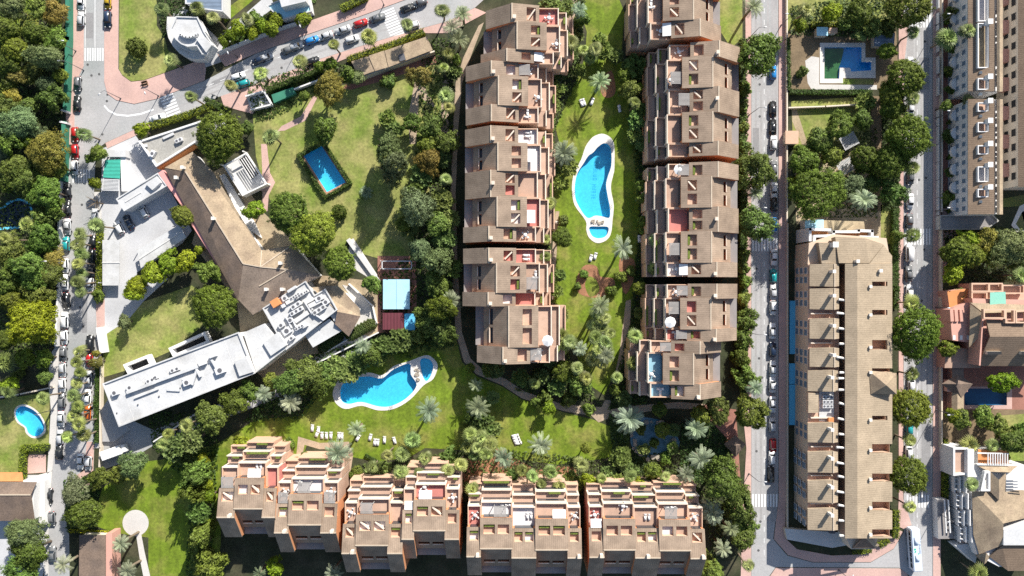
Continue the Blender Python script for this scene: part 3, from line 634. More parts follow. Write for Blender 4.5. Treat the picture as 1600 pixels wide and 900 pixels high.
# ------------------------------------------------------------------ trees, palms, shrubs
leafmat('leaf', 0.22); leafmat('frond', 0.15, 0.5)
mat('bark', (0.13, 0.10, 0.075), var=0.25, scale=2, fine=0.2)
mat('palm_bark', (0.20, 0.155, 0.11), var=0.2, scale=3, fine=0.2)
def leaves_mesh(name, C, Nn, size, tone, aspect=0.55, m='leaf'):
    """many small leaf faces: centres, normals, half lengths, tones"""
    n = len(C); rg = np.random.default_rng(n)
    Nn = Nn / (np.linalg.norm(Nn, axis=1, keepdims=True) + 1e-9)
    t = rg.normal(size=(n, 3)); t -= (t * Nn).sum(1, keepdims=True) * Nn; t /= np.linalg.norm(t, axis=1, keepdims=True) + 1e-9
    b = np.cross(Nn, t); s = size[:, None]
    V = np.stack([C - t * s, C - b * s * aspect, C + t * s, C + b * s * aspect], 1).reshape(-1, 3)
    return quads_mesh(name, V, tone, m)
def quads_mesh(name, V, tone, m):
    n = len(V) // 4; me = bpy.data.meshes.new(name)
    me.vertices.add(4 * n); me.vertices.foreach_set('co', np.ascontiguousarray(V, np.float32).ravel())
    me.loops.add(4 * n); me.loops.foreach_set('vertex_index', np.arange(4 * n, dtype=np.int32))
    me.polygons.add(n); me.polygons.foreach_set('loop_start', np.arange(0, 4 * n, 4, dtype=np.int32))
    a = me.attributes.new('tone', 'FLOAT', 'FACE'); a.data.foreach_set('value', np.ascontiguousarray(tone, np.float32))
    me.materials.append(MATS[m]); me.update(calc_edges=True); return me
def crown_mesh(name, seed, R, hz, nclump, per, leaf, rc, lob=0.16, zmin=-0.35, tvar=0.25):
    """crown of radius R: leaf clumps spread over an uneven dome, some hanging inside it"""
    rg = np.random.default_rng(seed)
    d = rg.normal(size=(nclump * 3, 3)); d /= np.linalg.norm(d, axis=1, keepdims=True); d = d[d[:, 2] > zmin][:nclump]
    k = rg.normal(size=(5, 3)) * 2.2; ph = rg.uniform(0, 6.28, 5)
    lobes = 1 + lob * np.sin(d @ k.T + ph).sum(1) / 2.0
    rad = R * lobes * rg.uniform(0.62, 1.0, len(d)) ** 0.6
    cc = d * rad[:, None]; cc[:, 2] *= hz
    cc *= np.where(rg.random(len(d)) < .12, rg.uniform(1.08, 1.25, len(d)), 1.0)[:, None]
    ct = 1 + tvar * rg.normal(size=len(d))
    off = rg.normal(size=(len(d), per, 3)); off /= np.linalg.norm(off, axis=2, keepdims=True)
    rr = rc * rg.uniform(0.7, 1.25, (len(d), 1, 1)) * rg.uniform(0.25, 1, (len(d), per, 1)) ** 0.5
    P = cc[:, None, :] + off * rr * np.array([1, 1, 0.75])
    Nn = off * 0.8 + d[:, None, :] * 0.5 + np.array([0, 0, 0.35]) + rg.normal(size=off.shape) * 0.35
    tone = (ct[:, None] * (1 + 0.22 * rg.normal(size=(len(d), per)))).clip(0.35, 1.9)
    sz = leaf * rg.uniform(0.65, 1.35, (len(d), per))
    return leaves_mesh(name, P.reshape(-1, 3), Nn.reshape(-1, 3), sz.ravel(), tone.ravel())
def trunk_mesh(name, seed, h, r, spread, m='bark'):
    rg = random.Random(seed); mb = MB(); lean = (rg.uniform(-.1, .1) * h, rg.uniform(-.1, .1) * h)
    fork = (lean[0], lean[1], h * .55)
    mb.tube([(0, 0, -.1), (lean[0] * .4, lean[1] * .4, h * .3), fork], [r * 1.25, r, r * .85], 7)
    for i in range(5):
        a = i * 1.26 + rg.uniform(-.4, .4); q = spread * rg.uniform(.45, .8)
        mb.tube([(fork[0] * .9, fork[1] * .9, h * .48), (fork[0] + math.cos(a) * q * .5, fork[1] + math.sin(a) * q * .5, h * .8), (fork[0] + math.cos(a) * q, fork[1] + math.sin(a) * q, h * 1.1)], [r * .55, r * .38, r * .12], 5)
    mb.m = [0] * len(mb.f)
    me = bpy.data.meshes.new(name); me.from_pydata(mb.v, [], mb.f); me.materials.append(MATS[m]); me.update(); return me
def fan_palm(seed, n=22):
    """crown of a fan palm: leaf stalks of many angles, each ending in a fan of pointed fingers"""
    rg = np.random.default_rng(seed); V = []; T = []
    for i in range(n):
        az = i * 2.39996 + rg.uniform(-.15, .15); el = math.radians(np.interp(i / n, [0, .15, 1], [70, 42, -28]) + rg.uniform(-8, 8))
        out = np.array([math.cos(az) * math.cos(el), math.sin(az) * math.cos(el), math.sin(el)])
        side = np.array([-math.sin(az), math.cos(az), 0]); up = np.cross(out, side); up = up if up[2] > 0 else -up
        st = out * np.interp(i / n, [0, .25, 1], [.22, .5, .95]) * rg.uniform(.85, 1.15); tn = rg.uniform(.5, 1.5) * (1.1 if el > 0 else .8)
        w = side * .035
        V += [w, -w, st - w, st + w]; T.append(tn * .9)
        L = rg.uniform(.9, 1.35)
        for k in range(9):
            a = (k - 4) * 0.36; dr = out * math.cos(a) + side * math.sin(a); pr = side * math.cos(a) - out * math.sin(a)
            tip = st + dr * L * (1 - .1 * abs(k - 4) / 4) - np.array([0, 0, .22 + .18 * rg.random()])
            md = st + dr * L * .55 + up * .03
            V += [st, md - pr * .10, tip, md + pr * .10]; T.append(tn * rg.uniform(.8, 1.2))
    return quads_mesh('palm_crown', np.array(V), np.array(T), 'frond')
def feather_palm(seed, n=34, L=3.5):
    """crown of a date palm: long arching fronds set with leaflets"""
    rg = np.random.default_rng(seed); V = []; T = []
    for i in range(n):
        az = i * 2.39996 + rg.uniform(-.2, .2); el = math.radians(np.interp(i / n, [0, .2, 1], [70, 38, -16]) + rg.uniform(-7, 7)); ln = L * rg.uniform(.85, 1.08)
        h = np.array([math.cos(az), math.sin(az), 0]); side = np.array([-math.sin(az), math.cos(az), 0]); tn = rg.uniform(.75, 1.3)
        pts = []
        for j in range(9):
            t = j / 8; pts.append(h * ln * t * math.cos(el) * (1 - .12 * t) + np.array([0, 0, 1]) * (ln * t * math.sin(el) - ln * .34 * t * t))
        for j in range(8):
            a, b = pts[j], pts[j + 1]; w0, w1 = side * .045 * (1 - j / 9), side * .045 * (1 - (j + 1) / 9)
            V += [a - w0, a + w0, b + w1, b - w1]; T.append(tn * .9)
            if j == 0: continue
            for q in (0, .5):
                p = a + (b - a) * q; dr = (b - a) / np.linalg.norm(b - a); ll = .50 * math.sin(math.pi * (j + q + .6) / 9.6) ** .6
                for sg in (-1, 1):
                    tip = p + (side * sg * .86 + dr * .55) * ll - np.array([0, 0, .16 * ll])
                    V += [p - dr * .07, p + (tip - p) * .5 - dr * .08, tip, p + dr * .07 + (tip - p) * .4]; T.append(tn * rg.uniform(.8, 1.2))
    return quads_mesh('palm_crown', np.array(V), np.array(T), 'frond')
def rosette_mesh(name, seed, R, hz, nclump, per, leaf):
    """big-leaved shrub or small tree: rosettes of long leaves"""
    rg = np.random.default_rng(seed); d = rg.normal(size=(nclump * 3, 3)); d /= np.linalg.norm(d, axis=1, keepdims=True); d = d[d[:, 2] > -0.15][:nclump]
    cc = d * (R * rg.uniform(.35, .9, len(d)) ** .7)[:, None] * np.array([1, 1, hz]); V = []; T = []
    for c, dd in zip(cc, d):
        tn = rg.uniform(.7, 1.35)
        for k in range(per):
            az = rg.uniform(0, 6.28); el = rg.uniform(.05, 1.1)
            o = np.array([math.cos(az) * math.cos(el), math.sin(az) * math.cos(el), math.sin(el)]) + dd * .3; o /= np.linalg.norm(o)
            s = np.array([-math.sin(az), math.cos(az), 0]); ln = leaf * rg.uniform(.7, 1.3); tip = c + o * ln - np.array([0, 0, .25 * ln])
            md = c + o * ln * .5
            V += [c, md - s * ln * .2, tip, md + s * ln * .2]; T.append(tn * rg.uniform(.8, 1.2))
    return quads_mesh(name, np.array(V), np.array(T), 'leaf')
# prototypes: kind -> list of (radius, [crown meshes])
def bank(fn, radii, nvar): return [(R, [fn(R, s) for s in range(nvar)]) for R in radii]
BANK = {
 'B': bank(lambda R, s: crown_mesh('crown', 100 + s, R, .80, int(15*R*R + 26*R), 30, .27, .55 + .06 * R, .34), (1.6, 2.8, 4.2, 6.0), 3),
 'D': bank(lambda R, s: crown_mesh('crown', 200 + s, R, .72, int(24*R*R + 30*R), 26, .23, .46 + .03 * R, .13, tvar=.24), (2.0, 4.0, 6.0, 7.6), 2),
 'L': bank(lambda R, s: crown_mesh('crown', 300 + s, R, .78, int(14*R*R + 24*R), 32, .26, .52 + .05 * R, .24, tvar=.25), (1.5, 2.8, 4.4, 7.6), 2),
 'O': bank(lambda R, s: crown_mesh('crown', 400 + s, R, .75, int(16*R*R + 24*R), 32, .21, .55 + .06 * R, .34, tvar=.2), (1.8, 3.2, 4.6), 3),
 'T': bank(lambda R, s: crown_mesh('crown', 500 + s, R, .95, int(230 * R), 16, .15, .20, .02, zmin=-.9, tvar=.12), (1.5, 2.6), 1),
 'N': bank(lambda R, s: rosette_mesh('crown', 600 + s, R, .8, int(11 * R + 5), 30, 1.12), (1.8, 2.8, 3.8), 3),
 'F': [(1.80, [fan_palm(s, 18 + 2 * s) for s in range(6)])],
 'P': [(3.0, [feather_palm(20 + s, 28 + 3 * s) for s in range(5)])],
}
COLS = {'B': (.140, .182, .032), 'D': (.138, .170, .021), 'L': (.205, .250, .014), 'G': (.165, .210, .026), 'O': (.170, .205, .082), 'T': (.110, .150, .022),
        'N': (.185, .235, .060), 'F': (.255, .285, .085), 'P': (.265, .300, .170), 'Y': (.250, .205, .042)}
TRUNKS = {(h, r): trunk_mesh('trunk', int(h * 10), h, r, r * 9) for h, r in ((2.0, .12), (4.0, .22), (6.5, .34), (9, .45))}
def palm_trunk(h, r0, r1):
    mb = MB(); mb.tube([(0, 0, -.1), (.05 * h, 0, h * .5), (0, 0, h)], [r0 * 1.2, r0, r1], 8)
    me = bpy.data.meshes.new('trunk'); me.from_pydata(mb.v, [], mb.f); me.materials.append(MATS['palm_bark']); me.update(); return me
PALM_T = {'F': palm_trunk(7.5, .22, .19), 'P': palm_trunk(6.5, .32, .36)}
KINDN = {'G': ('leafy_tree', 'fresh green leafy tree', 'tree'), 'B': ('broadleaf_tree', 'mid green broadleaf tree', 'tree'), 'D': ('dense_tree', 'dense round tree', 'tree'), 'L': ('lime_tree', 'yellow-green tree', 'tree'),
         'O': ('olive_tree', 'grey-green tree', 'tree'), 'T': ('topiary_bush', 'clipped round bush', 'bush'), 'N': ('big_leaf_shrub', 'large-leaved shrub', 'shrub'),
         'F': ('fan_palm', 'fan palm', 'palm'), 'P': ('feather_palm', 'grey-green feather palm', 'palm'), 'Y': ('golden_tree', 'golden brown leafed tree', 'tree'), 'U': ('round_shrub', 'small green shrub', 'shrub'),
         'R': ('bare_tree', 'bare branched leafless tree', 'tree')}
ZONES = [(-50,-50,104,290,'in the woodland behind the green screen fence'), (-50,290,96,620,'in the woods beside the pale pavement'), (96,340,164,690,'shading the cars on the boundary-wall street'),
 (-50,620,104,1000,'in the yards beside the boundary-wall street'), (104,690,230,1000,'at the bend of the boundary-wall street'), (230,650,345,1000,'around the shaded lawn with the paved circle'),
 (104,100,420,240,'near the street corner with the long flat roof'), (150,230,345,470,'around the white car park'), (104,-50,300,100,'around the curved white house'), (300,-50,480,110,'above the slanting street'),
 (345,20,700,150,'along the slanting street'), (660,-50,725,240,'in the narrow bed behind the terraced blocks'), (395,130,660,345,'on the lawn of the hedged garden pool'), (330,290,560,470,'between the old tiled house and the garden lawn'),
 (560,220,735,560,'in the thicket beside the terraced blocks'), (160,430,420,540,'on the lawn above the white modern building'), (230,560,440,700,'below the white modern building'), (400,520,660,690,'beside the guitar-shaped pool'),
 (640,560,800,690,'on the lawn past the guitar-shaped pool'), (330,670,560,1000,'around the first bottom block'), (560,670,735,1000,'in front of the second bottom block'), (735,640,915,1000,'in front of the middle bottom block'),
 (915,690,1105,1000,'in front of the street-end bottom block'), (1105,600,1175,1000,'at the corner by the gatehouse path'), (940,600,1110,700,'around the pond'), (795,-50,1010,205,'at the upper end of the central lawn'),
 (840,205,1010,440,'beside the long curvy pool'), (795,440,1010,660,'at the lower end of the central lawn'), (1010,300,1050,450,'on the terraces by the long pool'), (1140,-50,1215,660,'along the street behind the terraced blocks'),
 (1225,-50,1400,130,'around the angular pool'), (1225,130,1405,350,'in the garden above the long beige building'), (1380,-50,1460,450,'on the pavement of the far street, upper half'), (1380,450,1460,900,'on the pavement of the far street, lower half'),
 (1460,-50,1700,330,'in front of the long white building'), (1460,330,1700,450,'in the dark garden by the pink building'), (1460,450,1700,680,'beside the pink building'), (1460,680,1700,1000,'around the white villa')]
def zone(px, py):
    for a, b, c, d, z in ZONES:
        if a <= px < c and b <= py < d: return z
    return 'in the gardens'
trng = random.Random(11)
def tree(k, px, py, r, h=None, col=None):
    tall = h is not None and k in 'BO'
    kk = {'Y': 'O', 'U': 'B', 'G': 'L'}.get(k, k); Rm = r * PX
    if h is None: h = {'F': 8.0, 'P': 8.0, 'T': Rm * .8, 'U': Rm * .75, 'N': 1.2 + Rm * .55}.get(k, 2.2 + Rm * 1.1)
    if k in 'FPBO': h *= trng.uniform(.8, 1.2)
    if k in 'FP': Rm *= trng.uniform(.85, 1.15)
    x, y = W(px, py, h); Rm *= (CAM_H - h) / CAM_H
    name, lab, cat = KINDN[k]; e = empty(name, x, y, 0, trng.uniform(0, 6.28))
    R0, ms = min(BANK[kk], key=lambda b: abs(math.log(b[0] / Rm))); me = ms[trng.randrange(len(ms))]
    c = col or COLS.get(k, COLS['B']); f = trng.uniform(.72, 1.28); c = (c[0] * f * trng.uniform(.88, 1.1), c[1] * f, c[2] * f * trng.uniform(.85, 1.2))
    cr = link_mesh('crown', me, e, c); s = Rm / R0; j_ = .05 if k in 'DT' else .14; s *= {'D': .85, 'B': .90, 'G': .88, 'L': .90, 'O': .90, 'Y': .9}.get(k, 1); cr.scale = (s * trng.uniform(1 - j_, 1 + j_) * .97, s * trng.uniform(1 - j_, 1 + j_) * .97, s * trng.uniform(.85, 1.2)); cr.location = (0, 0, h)
    if tall: cr.scale.z = h * .62 / (R0 * .78); cr.location.z = h * .62
    if k in 'FP':
        cr.rotation_euler = (trng.uniform(-.2, .2), trng.uniform(-.2, .2), 0)
        t = link_mesh('trunk', PALM_T[k], e); t.scale = (1, 1, h / (7.5 if k == 'F' else 6.5))
    elif k not in 'T':
        hh = max(h, 1.0); (th, tr), tm = min(TRUNKS.items(), key=lambda q: abs(q[0][0] - hh)); t = link_mesh('trunk', tm, e); q = hh / th * .85; t.scale = (q, q, q)
    zn = zone(px, py); tag(e, f'{lab} {zn}', cat, (px, py), f'{cat}s {zn}')
    return e
TREES = """
O 20 12 18;D 8 50 24;D 24 78 22;Y 86 20 18;B 62 14 14;B 60 55 20;B 88 60 15;D 12 98 22;O 78 88 24;B 50 114 15;Y 28 118 15;O 72 130 14;B 84 152 18;Y 20 150 12;B 46 168 14;O 36 190 26;O 62 212 18;L 48 224 14;D 95 118 12;B 12 128 14;B 8 170 16;B 14 222 18
B 25 262 20;Y 72 238 28;B 45 282 22;B 92 262 12;B 76 300 22;O 14 242 14;B 86 326 14;F 42 353 16;B 70 346 18;B 72 374 22;B 16 398 24;B 46 420 30;B 78 430 20;Y 84 402 14;B 18 440 22;D 10 286 16;B 60 462 18;D 20 470 20;F 8 372 12
L 52 506 43;F 6 565 16;L 15 600 15;F 66 622 12;F 12 612 12;D 70 560 14;D 40 560 16;U 30 585 8;D 8 530 18;B 70 590 12
F 252 14 14;F 307 13 13;F 332 27 12;F 266 93 13;F 386 30 14;L 372 45 10;L 360 55 9;L 350 64 8;L 395 52 9;T 213 74 15;F 298 151 12;F 360 133 13;F 130 209 14;L 222 204 11;D 341 218 41;B 386 200 9;B 398 30 10;L 410 40 10
F 407 115 13;F 468 96 13;F 576 57 13;F 521 69 10;F 636 38 13;F 690 16 13;P 722 22 17;P 706 42 18;P 716 62 17;L 425 45 13;L 432 30 9;L 474 30 11;Y 515 134 25;D 516 100 10;D 500 104 9;Y 656 120 16;U 608 129 9;B 510 202 18;N 606 186 12;N 619 202 13;O 604 228 25 13;F 422 213 14;F 700 83 12;F 693 106 12;N 708 112 12;F 697 148 12;F 701 168 12;B 642 192 12;B 676 196 16;B 702 222 14;B 712 92 8;O 552 122 10;D 475 150 8;B 545 116 11;U 604 128 8
O 610 258 24 13;P 572 300 11 2;Y 672 252 17;F 697 280 13;N 660 274 17;O 650 320 24 11;N 690 315 20;N 702 342 17;B 682 352 18;N 650 296 14;O 655 390 18;O 681 405 22 11;N 706 420 18;N 696 372 18;T 530 331 12;D 450 333 34;G 492 365 38;D 530 413 29;B 580 442 12;L 397 328 16;B 682 442 20;N 690 455 18;G 690 480 22 9;B 672 500 20;P 704 470 17;B 690 515 18;D 630 350 12;N 640 360 14;D 668 228 14;N 690 245 12
B 155 240 13;L 149 286 9;D 285 337 18;L 214 446 17;L 238 427 18;L 264 411 17;L 290 408 17;B 327 424 17;L 312 390 6;O 195 503 11;L 207 457 16;D 335 480 37;B 140 248 7
F 150 352 14;F 124 366 12;F 120 382 12;F 126 396 12;F 121 412 13;F 127 427 12;F 120 441 12;F 125 456 11;F 124 550 12;F 119 566 13;F 125 582 12;F 119 600 13;F 114 618 13;F 121 636 13;F 115 650 12;F 123 664 13;F 130 680 12;Y 152 566 8;Y 150 552 7;U 154 460 8;F 104 682 11
F 290 666 14;F 262 678 12;B 330 652 22;B 368 628 18;B 392 612 15;P 412 616 19;P 453 628 22;B 480 586 26;B 452 598 20;N 530 576 22;N 560 566 18;P 566 541 15;N 604 540 20;N 626 530 16;B 580 556 16;B 500 600 18;N 545 585 14;B 425 598 14;B 512 585 16;N 590 556 14;P 670 642 22;P 556 671 17;P 743 602 13;P 747 637 20;N 762 578 11;N 776 576 12;N 756 664 20;D 735 575 8;U 650 525 10;U 735 655 12
F 878 524 12;F 890 534 12;F 882 540 11;N 812 590 14;P 938 478 19 10;F 932 490 12;F 946 498 12;F 928 508 12;F 941 514 13;F 953 521 12;F 930 527 12;F 945 535 13;F 934 547 12;F 949 550 12;F 926 561 12;F 941 568 12;P 946 556 18 10;F 992 525 13;F 991 568 13;N 974 622 15;L 858 636 10;U 853 620 10;U 888 625 10;P 983 655 24;P 1087 670 26;G 1172 645 26;U 1160 468 10;U 1164 498 13;U 1160 530 12;U 1158 560 13;U 1164 590 15;P 1180 607 13;B 1122 642 20;D 1095 650 16;B 905 600 16;D 880 580 16;N 860 560 12;U 920 640 9;U 838 628 8;D 1030 640 12;D 1034 672 13 4;N 1006 702 9;N 1050 700 9;U 1022 692 6;U 1000 672 8;N 1052 672 8;U 1040 716 8;D 960 610 9
O 36 832 25;B 50 862 25;B 38 892 24;O 115 768 20;D 131 802 27;O 206 728 21;B 155 746 15;N 276 700 18 8;N 300 688 16 8;L 318 720 10;L 320 755 10;L 328 775 10;B 302 742 17 9;N 312 800 19 7;B 312 840 18 9;B 326 886 19 9;P 188 850 17;P 198 892 15;P 98 882 15;N 290 712 14;L 378 692 11;B 300 770 16 9;B 318 862 14;B 185 742 12;D 330 820 10;F 255 695 11
P 527 708 21;F 645 688 13;F 628 710 13;F 625 738 13;N 588 742 18;F 665 716 14;F 720 726 12;N 702 714 16;F 735 679 13;F 752 684 13;F 766 695 13;F 745 699 14;F 759 710 13;F 730 699 12;F 741 712 12;N 750 690 14;P 786 716 18;F 738 764 11;T 558 736 8;T 552 742 7;L 430 886 15;P 405 896 15;P 520 896 15;U 478 715 8;U 452 695 9;N 600 730 12;N 680 735 14;U 565 750 8;N 612 755 13;L 463 722 7;N 770 670 12;F 605 712 11
P 845 695 22;F 832 744 13;F 860 738 12;F 874 760 13;F 908 726 13;N 970 714 19;L 922 752 14;N 962 756 16;L 998 758 10;P 1072 742 18;P 1096 718 19;B 1130 752 36;B 1152 790 25;P 1112 802 19;P 1142 826 17;B 1160 842 18;P 1130 858 17;B 1112 892 20;F 1170 884 12;N 985 735 14;D 1020 735 14;U 1045 757 8;U 1080 760 8;B 1165 820 14;N 900 755 10;U 810 760 8;N 790 760 12;D 915 700 9;B 1100 870 12;F 940 748 11
D 1430 525 42;D 1420 635 34;F 1425 474 12;F 1425 585 13;L 1566 598 20;N 1500 464 14;D 1418 743 32;F 1422 688 13;F 1422 792 13;F 1515 695 16;F 1552 696 12;F 1520 757 13;U 1484 715 6;U 1484 732 6;B 1582 690 20;F 1530 896 17;B 1560 665 14;L 1490 650 12;B 1535 650 12;N 1590 670 14;D 1480 545 14;B 1500 655 12;U 1545 655 8;L 1570 712 8
G 1257 254 24;G 1282 302 43;O 1335 290 17;P 1350 312 23;D 1350 250 22;D 1388 252 30;F 1425 262 15;F 1427 368 12;U 1400 369 9;D 1496 392 24;L 1490 426 17;L 1515 372 15;Y 1541 376 18;O 1582 386 26;F 1596 430 16;B 1395 300 16;B 1365 285 15;L 1250 280 12;D 1520 400 20;B 1555 395 16;D 1300 245 16;D 1480 395 12;B 1590 405 14
F 1260 14 16;L 1300 20 15;B 1342 24 20;D 1420 8 36;F 1427 50 12;D 1415 120 33;F 1427 153 13;D 1416 216 41;F 1480 60 16;F 1513 47 14;F 1515 158 13;N 1350 162 15;B 1347 186 15;B 1310 200 21;B 1280 218 19;N 1360 46 18;N 1340 52 14;U 1254 112 8;D 1392 150 22;D 1395 170 20;B 1320 40 10;D 1385 80 14;N 1385 45 12;L 1250 40 10
P 1178 10 20;B 1183 86 29;P 937 128 18;F 880 55 12;F 892 66 12;N 878 70 12;N 890 86 15;F 912 78 12;F 922 90 12;F 930 76 12;N 940 78 15;N 990 108 20;B 985 140 16;F 992 160 12;N 998 172 14;N 992 190 15;N 990 212 11;L 995 137 8;N 876 110 15;N 868 20 17;N 884 12 12;N 858 8 14;N 870 140 13;N 862 165 12;B 910 30 12;N 900 55 12;N 960 90 12;D 975 120 12;N 855 195 11;N 905 110 9;N 935 62 10;P 905 15 13
U 1480 30 7;N 1490 75 9;U 1482 110 8;N 1486 140 9;U 1490 190 7;N 1480 215 9;U 1488 245 7;N 1484 270 8;U 1480 310 9;B 1478 165 9;B 1484 20 9;U 1492 330 7
F 582 730 12;F 655 740 12;F 690 750 12;N 640 752 13;F 815 735 12;F 846 756 12;N 890 745 12;F 985 745 12;N 1020 752 12;N 870 605 14;N 845 590 12;F 902 575 12;F 916 590 12;F 964 590 11;P 906 545 15;F 700 735 12;N 800 745 10;F 1040 745 11;N 950 735 10;F 835 600 11;N 770 620 8;F 868 545 11
P 880 240 21;N 885 256 19;N 866 262 13;F 860 317 12;D 878 370 17;F 853 374 10;F 852 401 10;P 973 388 20;F 1025 376 13;F 1023 419 13;B 1180 262 28;P 1180 300 14;B 1178 350 28;U 1162 400 9;U 1160 420 9;U 1164 440 9;U 1160 200 8;U 1162 230 8;U 1160 170 8;U 1163 140 9;N 868 285 11;N 875 430 9;U 880 345 8;U 985 425 7;U 970 432 8;U 912 428 6;U 955 455 7;U 902 448 6;N 868 455 10;N 875 490 11;N 866 512 11;U 1005 360 8;B 1004 310 8;N 1002 225 10;D 1003 290 10;D 1004 345 9;D 1000 450 12;N 1000 490 9;N 1003 540 9
"""
for row in TREES.strip().split('\n'):
    for t in row.split(';'):
        k, *q = t.split(); tree(k, *map(float, q))
# bare tree by the car park
e = empty('bare_tree', *W(148, 316, 4)); mbt = MB(); rb = random.Random(5)
mbt.tube([(0, 0, -.1), (.1, 0, 1.6), (.1, .1, 3)], [.22, .18, .14], 7); tr_ = mbt.build('trunk', 'bark'); tr_.parent = e; mbt = MB()
for i in range(34):
    a = rb.uniform(0, 6.28); q = rb.uniform(1.2, 2.9); z = rb.uniform(3.6, 6.2); mx_ = rb.uniform(.35, .6)
    mbt.tube([(.1, .1, 2.4 + rb.random() * .6), (math.cos(a) * q * mx_, math.sin(a) * q * mx_, 2.6 + (z - 2.6) * .6), (math.cos(a + .2) * q, math.sin(a + .2) * q, z)], [.08, .05, .02], 4)
bt = mbt.build('branches', 'palm_bark'); bt.parent = e; tag(e, 'bare branched leafless tree beside the white car park', 'tree', (148, 316))

# hedges: clipped leafy bodies of given outline
mat('hedge_core', (0.035, 0.05, 0.012), var=0.3, scale=1.5)
def hedge(pts, w, h, label, col, name='hedge', dens=55):
    """pts: centre line in photo pixels, w: width in pixels, h: height in metres"""
    q = [Vector(W(px, py, h * .8)) for px, py in pts]; wm = w * PX; e = empty(name, q[0].x, q[0].y)
    rg = np.random.default_rng(len(label) + int(pts[0][0])); C = []; N_ = []; mb = MB()
    for a, b in zip(q, q[1:]):
        d = (b - a); ln = d.length; d.normalize(); nrm = Vector((-d.y, d.x))
        mb.obox((a.x + b.x) / 2, (a.y + b.y) / 2, math.atan2(d.y, d.x), ln + wm * .55, wm * .72, 0, h * .86)
        n = int(ln * (wm + 2 * h) * dens / 4) + 20
        t = rg.uniform(-wm * .35, ln + wm * .35, n); s = rg.uniform(-.5 * wm - h * .8, .5 * wm + h * .8, n)
        top = np.abs(s) < .5 * wm; off = np.where(top, s, np.sign(s) * .5 * wm); z = np.where(top, h, h - (np.abs(s) - .5 * wm))
        j = rg.normal(size=(n, 3)) * .09
        C.append(np.stack([a.x + d.x * t + nrm.x * off, a.y + d.y * t + nrm.y * off, z], 1) + j)
        N_.append(np.stack([np.where(top, 0, nrm.x * np.sign(s)), np.where(top, 0, nrm.y * np.sign(s)), np.where(top, 1.0, .25)], 1) + rg.normal(size=(n, 3)) * .45)
    C = np.concatenate(C); N_ = np.concatenate(N_); C[:, :2] -= np.array([q[0].x, q[0].y])
    tone = 1 + .3 * rg.normal(size=len(C)) + .18 * np.sin(C[:, 0] * 1.7) * np.sin(C[:, 1] * 1.9)
    link_mesh('foliage', leaves_mesh('foliage', C, N_, rg.uniform(.14, .26, len(C)), tone.clip(.4, 1.8)), e, col)
    mb.build('branch_core', 'hedge_core', e)
    tag(e, label, 'hedge', pts[0]); return e
GD, GL, GY = (.075, .12, .02), (.21, .24, .02), (.34, .33, .01)
hedge([(466, 243), (505, 223), (547, 286), (508, 308), (466, 243)], 5.5, 1.3, 'clipped square hedge round the rectangular garden pool', GD)
hedge([(237, 196), (290, 180), (333, 163)], 9, 1.8, 'yellow-green hedge in front of the long flat grey roof', GL)
hedge([(322, 156), (345, 168), (356, 172)], 9, 2.2, 'short dark hedge beside the parked motorcycle', GD)
hedge([(545, 92), (600, 74), (660, 50)], 9, 2.2, 'yellow-green hedge along the long garage roof on the slanting street', GL)
hedge([(418, 140), (460, 124), (500, 108)], 8, 2.2, 'dark hedge above the green court screen', GD)
hedge([(72, 699), (36, 700), (34, 745)], 9, 1.8, 'clipped lime hedge bent round the yard corner', GL)
hedge([(155, 352), (155, 400), (153, 455)], 7, 1.8, 'narrow lime hedge beside the white carport roof', GL)
hedge([(152, 575), (150, 630), (150, 690)], 6, 1.6, 'thin green hedge along the pavement of the boundary-wall street', GD)
hedge([(1400, 330), (1400, 400), (1398, 450)], 11, 2.0, 'dark clipped hedge beside the upper beige building end', GD)
hedge([(1402, 450), (1400, 480)], 9, 2.0, 'short dark hedge strip between beige building and far street', GD)
hedge([(1401, 800), (1400, 838)], 10, 1.5, 'green hedge strip beside the bus stop pavement', GL)
hedge([(1335, 862), (1360, 861)], 7, 1.2, 'small bright hedge under the gable end of the beige building', GL)
hedge([(1376, 852), (1388, 846)], 7, 1.2, 'stubby bright hedge by the rounded corner wall', GL)
hedge([(1478, 688), (1478, 775)], 7, 1.8, 'long bright hedge beside the white villa', GL)
hedge([(1236, 143), (1300, 144), (1360, 144)], 7, 1.7, 'straight dark hedge below the angular pool', GD)
hedge([(1232, 60), (1233, 140)], 5, 1.8, 'thin hedge on the street side of the angular pool', GD)
hedge([(1270, 38), (1330, 38), (1375, 36)], 6, 2.0, 'olive hedge above the angular pool hut', GL)
hedge([(452, 724), (464, 724)], 15, 1.6, 'bright yellow square hedge on the first bottom block', GY)
hedge([(572, 712), (590, 722), (594, 730)], 5, .8, 'low curved hedge at the lawn edge below the loungers', GD)
hedge([(110, 830), (172, 833)], 4, 1.2, 'yellow flowering strip above the red-edged garage roof', GY)
hedge([(1163, 445), (1163, 600)], 9, 1.8, 'long green hedge behind the lowest terraced blocks', GD)
hedge([(1160, 100), (1159, 240)], 7, 1.6, 'green hedge behind the upper terraced blocks', GD)
hedge([(1160, 270), (1160, 420)], 7, 1.6, 'green hedge behind the rose-red terrace block', GD)
hedge([(400, 50), (410, 44), (430, 34)], 8, 1.8, 'hedge behind the white wall above the slanting street', GL)
hedge([(535, 12), (570, -4)], 10, 2.0, 'lime hedge beside the drive at the top edge', GL)

